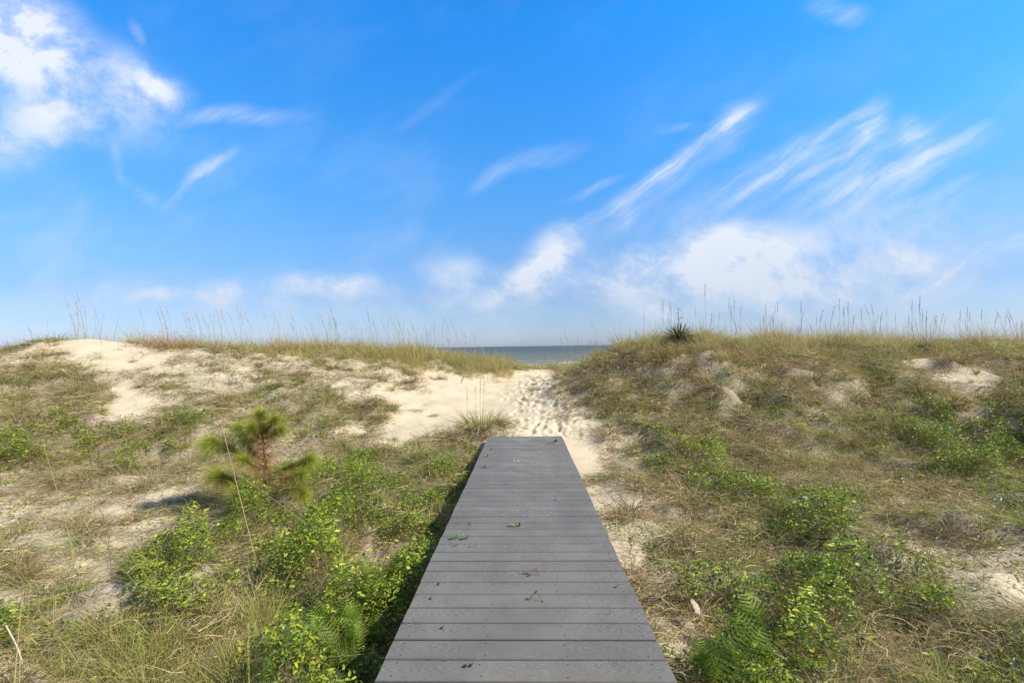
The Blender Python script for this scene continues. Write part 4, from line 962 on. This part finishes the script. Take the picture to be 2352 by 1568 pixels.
# ------------------------------------------------------------------ debris on the deck
def build_debris():
    def root_at(name, px, py, lab, cat, grp='plant scraps on the boardwalk'):
        r = bpy.data.objects.new(name, None); col.objects.link(r); r.location = at_deck(px, py) + Vector((0, 0, .001)); tag(r, lab, cat, grp); return r
    def st(root, pts, r0, c, nm='stem'):
        mb = MB(); tube(mb, smooth_path(pts, 9), np.linspace(r0, r0 * .6, 9), c, 5); return mb.build(nm, M_STALK, root)
    def lv(root, p, d, L, W, c, up=(.2, -.3, 1)):
        mb = MB(); leaves(mb, np.array([p], float), np.array([d], float), np.array([up], float), L, W, np.array([c])); return mb.build('leaf', M_LEAF, root)
    GRN = (.10, .18, .03); RDB = (.20, .06, .03); DK = (.06, .04, .025)
    r = root_at('red_sprig', 1238, 1318, 'red brown sprig arching above the boards', 'sprig')
    st(r, [(0, 0, 0), (-.008, .01, .03), (-.018, .0, .062)], .0014, RDB); st(r, [(-.002, 0, .004), (-.03, 0, .036), (-.05, 0, .005)], .0014, DK)
    lv(r, (-.018, 0, .06), (-.2, 0, 1), .035, .010, (.30, .09, .05)); lv(r, (-.014, 0, .03), (-1, .1, .5), .028, .012, RDB); lv(r, (-.05, 0, .006), (-.3, -.4, .1), .03, .014, DK); lv(r, (-.055, .01, .004), (-1, .3, .1), .05, .01, DK)
    r = root_at('leafy_sprig', 1215, 1374, 'olive leafy sprig arched like a bridge on the nearer boards', 'sprig')
    st(r, [(0, 0, .002), (.035, 0, .036), (.06, -.005, .03), (.075, -.012, .003)], .0018, (.16, .17, .04)); lv(r, (.03, 0, .034), (.7, 0, .7), .026, .016, (.22, .11, .03)); lv(r, (.0, 0, .003), (-.6, .1, .2), .02, .012, DK); lv(r, (.055, 0, .03), (.2, -.2, -1), .028, .008, (.28, .14, .04)); lv(r, (.075, -.012, .004), (.1, -.6, .1), .018, .012, (.14, .12, .04)); lv(r, (.01, .0, .008), (.5, -.5, .6), .022, .012, GRN)
    r = root_at('green_shoot', 1399, 1404, 'short bent green stem standing near the right edge', 'stem'); st(r, [(0, 0, 0), (.002, 0, .03), (-.012, 0, .055)], .0016, (.09, .16, .03))
    r = root_at('green_leaf', 1184, 1208, 'single curved green leaf in the middle of the boards', 'leaf'); lv(r, (.0, 0, .0), (-.7, .2, .6), .055, .022, (.14, .26, .03)); st(r, [(0, 0, .0), (-.03, .0, .004), (-.07, .01, .002)], .003, DK)
    r = root_at('brown_leaf_curl', 1193, 1207, 'dark brown curled bit right of the green leaf', 'leaf'); lv(r, (0, 0, 0), (.1, 0, 1), .032, .020, (.08, .03, .02)); lv(r, (0, 0, .0), (-.8, 0, .3), .035, .010, DK)
    for px, py, lab in ((1043, 1237, 'left of the two leafy green sprigs by the left edge'), (1068, 1237, 'right of the two leafy green sprigs by the left edge')):
        r = root_at('leafy_sprig', px, py, lab, 'sprig')
        for a in range(7): an = a * .9; lv(r, (0, 0, .001), (math.cos(an), .4 * math.sin(an), .55 + .3 * math.sin(a)), .045, .013, np.array(GRN) * (1 + .25 * math.sin(a * 2)))
        st(r, [(0, 0, 0), (-.01, .02, .05), (-.02, .04, .09)] if px < 1050 else [(.012, 0, 0), (.014, 0, .08), (.016, 0, .13)], .0009, (.1, .12, .05))
    r = root_at('seedling', 1045, 1254, 'small two leaved sprig just nearer than the leafy pair', 'sprig'); lv(r, (0, 0, 0), (.6, 0, .7), .03, .014, GRN); lv(r, (0, 0, 0), (-.6, .2, .6), .02, .01, GRN); st(r, [(0, 0, 0), (-.03, .03, .01), (-.06, .05, .02)], .0012, DK)
    r = root_at('seedling', 1092, 1254, 'small sprig with a long thin stem right of the leafy pair', 'sprig'); lv(r, (0, 0, 0), (-.6, 0, .3), .03, .012, (.16, .22, .03)); st(r, [(0, 0, 0), (.012, .03, .01), (.022, .08, .02)], .001, (.1, .12, .05))
    r = root_at('red_leaf', 1076, 1205, 'orange and green leaf on the left boards', 'leaf'); lv(r, (0, 0, 0), (.3, 0, .7), .03, .016, (.35, .12, .03)); lv(r, (.004, 0, 0), (.9, 0, .1), .03, .012, GRN)
    r = root_at('red_leaf', 1051, 1206, 'tiny red leaf left of the orange and green one', 'leaf'); lv(r, (0, 0, 0), (.1, 0, 1), .02, .012, (.30, .08, .03))
    r = root_at('brown_leaf_curl', 1075, 1257, 'small rusty leaf curl between the two seedlings', 'leaf'); lv(r, (0, 0, 0), (.5, 0, .6), .02, .014, (.30, .12, .06))
    for px, py, nm, lab in ((1016, 1443, 'brown_husk', 'small brown husk in the gap near the lower left'), (990, 1376, 'round_seed', 'small round brown seed near the left edge'), (1082, 1528, 'dark_husk', 'dark husk with a hooked tail on the nearest boards'),
                            (1069, 1530, 'dark_husk', 'dark crumb left of the hooked husk'), (1007, 1343, 'dark_husk', 'dark hooked bit near the left edge above the round seed')):
        r = root_at(nm, px, py, lab, 'seed husk'); mb = MB(); pts = smooth_path([(-.006, 0, .003), (0, .001, .008), (.006, 0, .004)], 6); tube(mb, pts, [.002, .005, .006, .006, .005, .002], (.10, .06, .03) if 'dark' not in nm else (.04, .03, .02), 6); mb.build('husk', M_STALK, r)
        if 'hook' in lab or 'brown' in nm: st(r, [(.0, 0, .005), (.008, 0, .012), (.012, 0, .022)], .002, (.08, .05, .03), 'tail')
    r = root_at('tiny_sprig', 1415, 1343, 'tiny pinkish sprig near the right edge of the boards', 'sprig'); st(r, [(0, 0, 0), (-.004, 0, .025), (-.01, 0, .04)], .0012, (.14, .12, .04)); lv(r, (0, 0, .008), (.8, 0, .6), .024, .010, (.30, .14, .10)); lv(r, (0, 0, .002), (-.9, 0, .1), .02, .009, DK)
    r = root_at('dark_twig', 1276, 1018, 'dark leafy twig on the far right corner of the deck', 'twig'); st(r, [(-.13, -.03, .004), (-.06, 0, .015), (0, .05, .02), (.03, .1, .02)], .004, DK)
    for d in ((-.5, 0, .5), (.6, .1, .6), (.2, 0, 1), (-.7, .2, .2)): lv(r, (.0, .04, .02), d, .055, .026, (.10, .04, .035))
    r = root_at('thin_stem', 1276, 1147, 'thin upright dark stem in the right half of the boards', 'stem'); st(r, [(0, 0, 0), (.001, 0, .03), (.0, 0, .055)], .0016, (.07, .09, .03)); st(r, [(0, 0, .002), (-.012, 0, .004), (-.022, 0, .003)], .003, DK, 'clod')
    r = root_at('brown_leaf', 1118, 1050, 'brown leaf bit farther up the left edge of the deck', 'leaf'); lv(r, (0, 0, 0), (.3, 0, .8), .05, .022, (.20, .12, .05)); lv(r, (0, 0, 0), (-.8, 0, .4), .05, .018, (.14, .12, .05))
    r = root_at('brown_leaf', 1126, 1034, 'farthest brown leaf bit on the left edge of the deck', 'leaf'); lv(r, (0, 0, 0), (.4, 0, .8), .05, .022, (.24, .12, .07)); lv(r, (0, 0, 0), (-.6, 0, .8), .04, .018, (.14, .08, .05))
    r = root_at('dark_twig', 1113, 1075, 'dark curled twig low on the far left edge of the deck', 'twig'); st(r, [(-.03, 0, .004), (0, 0, .02), (.03, 0, .004)], .005, DK); lv(r, (0, 0, .015), (.2, 0, 1), .03, .02, DK)
    r = root_at('sand_clump', 1185, 1058, 'pale crumbly clump on the middle of the far boards', 'sand clump')
    mb = MB(); n = 40; leaves(mb, rng.normal(0, .02, (n, 3)) * [1.4, .8, .15] + [0, 0, .004], rdir(n, -.2, .5), rdir(n, 0, 1), .014, .010, (.42, .34, .22)); mb.build('crumbs', M_STALK, r)
build_debris()
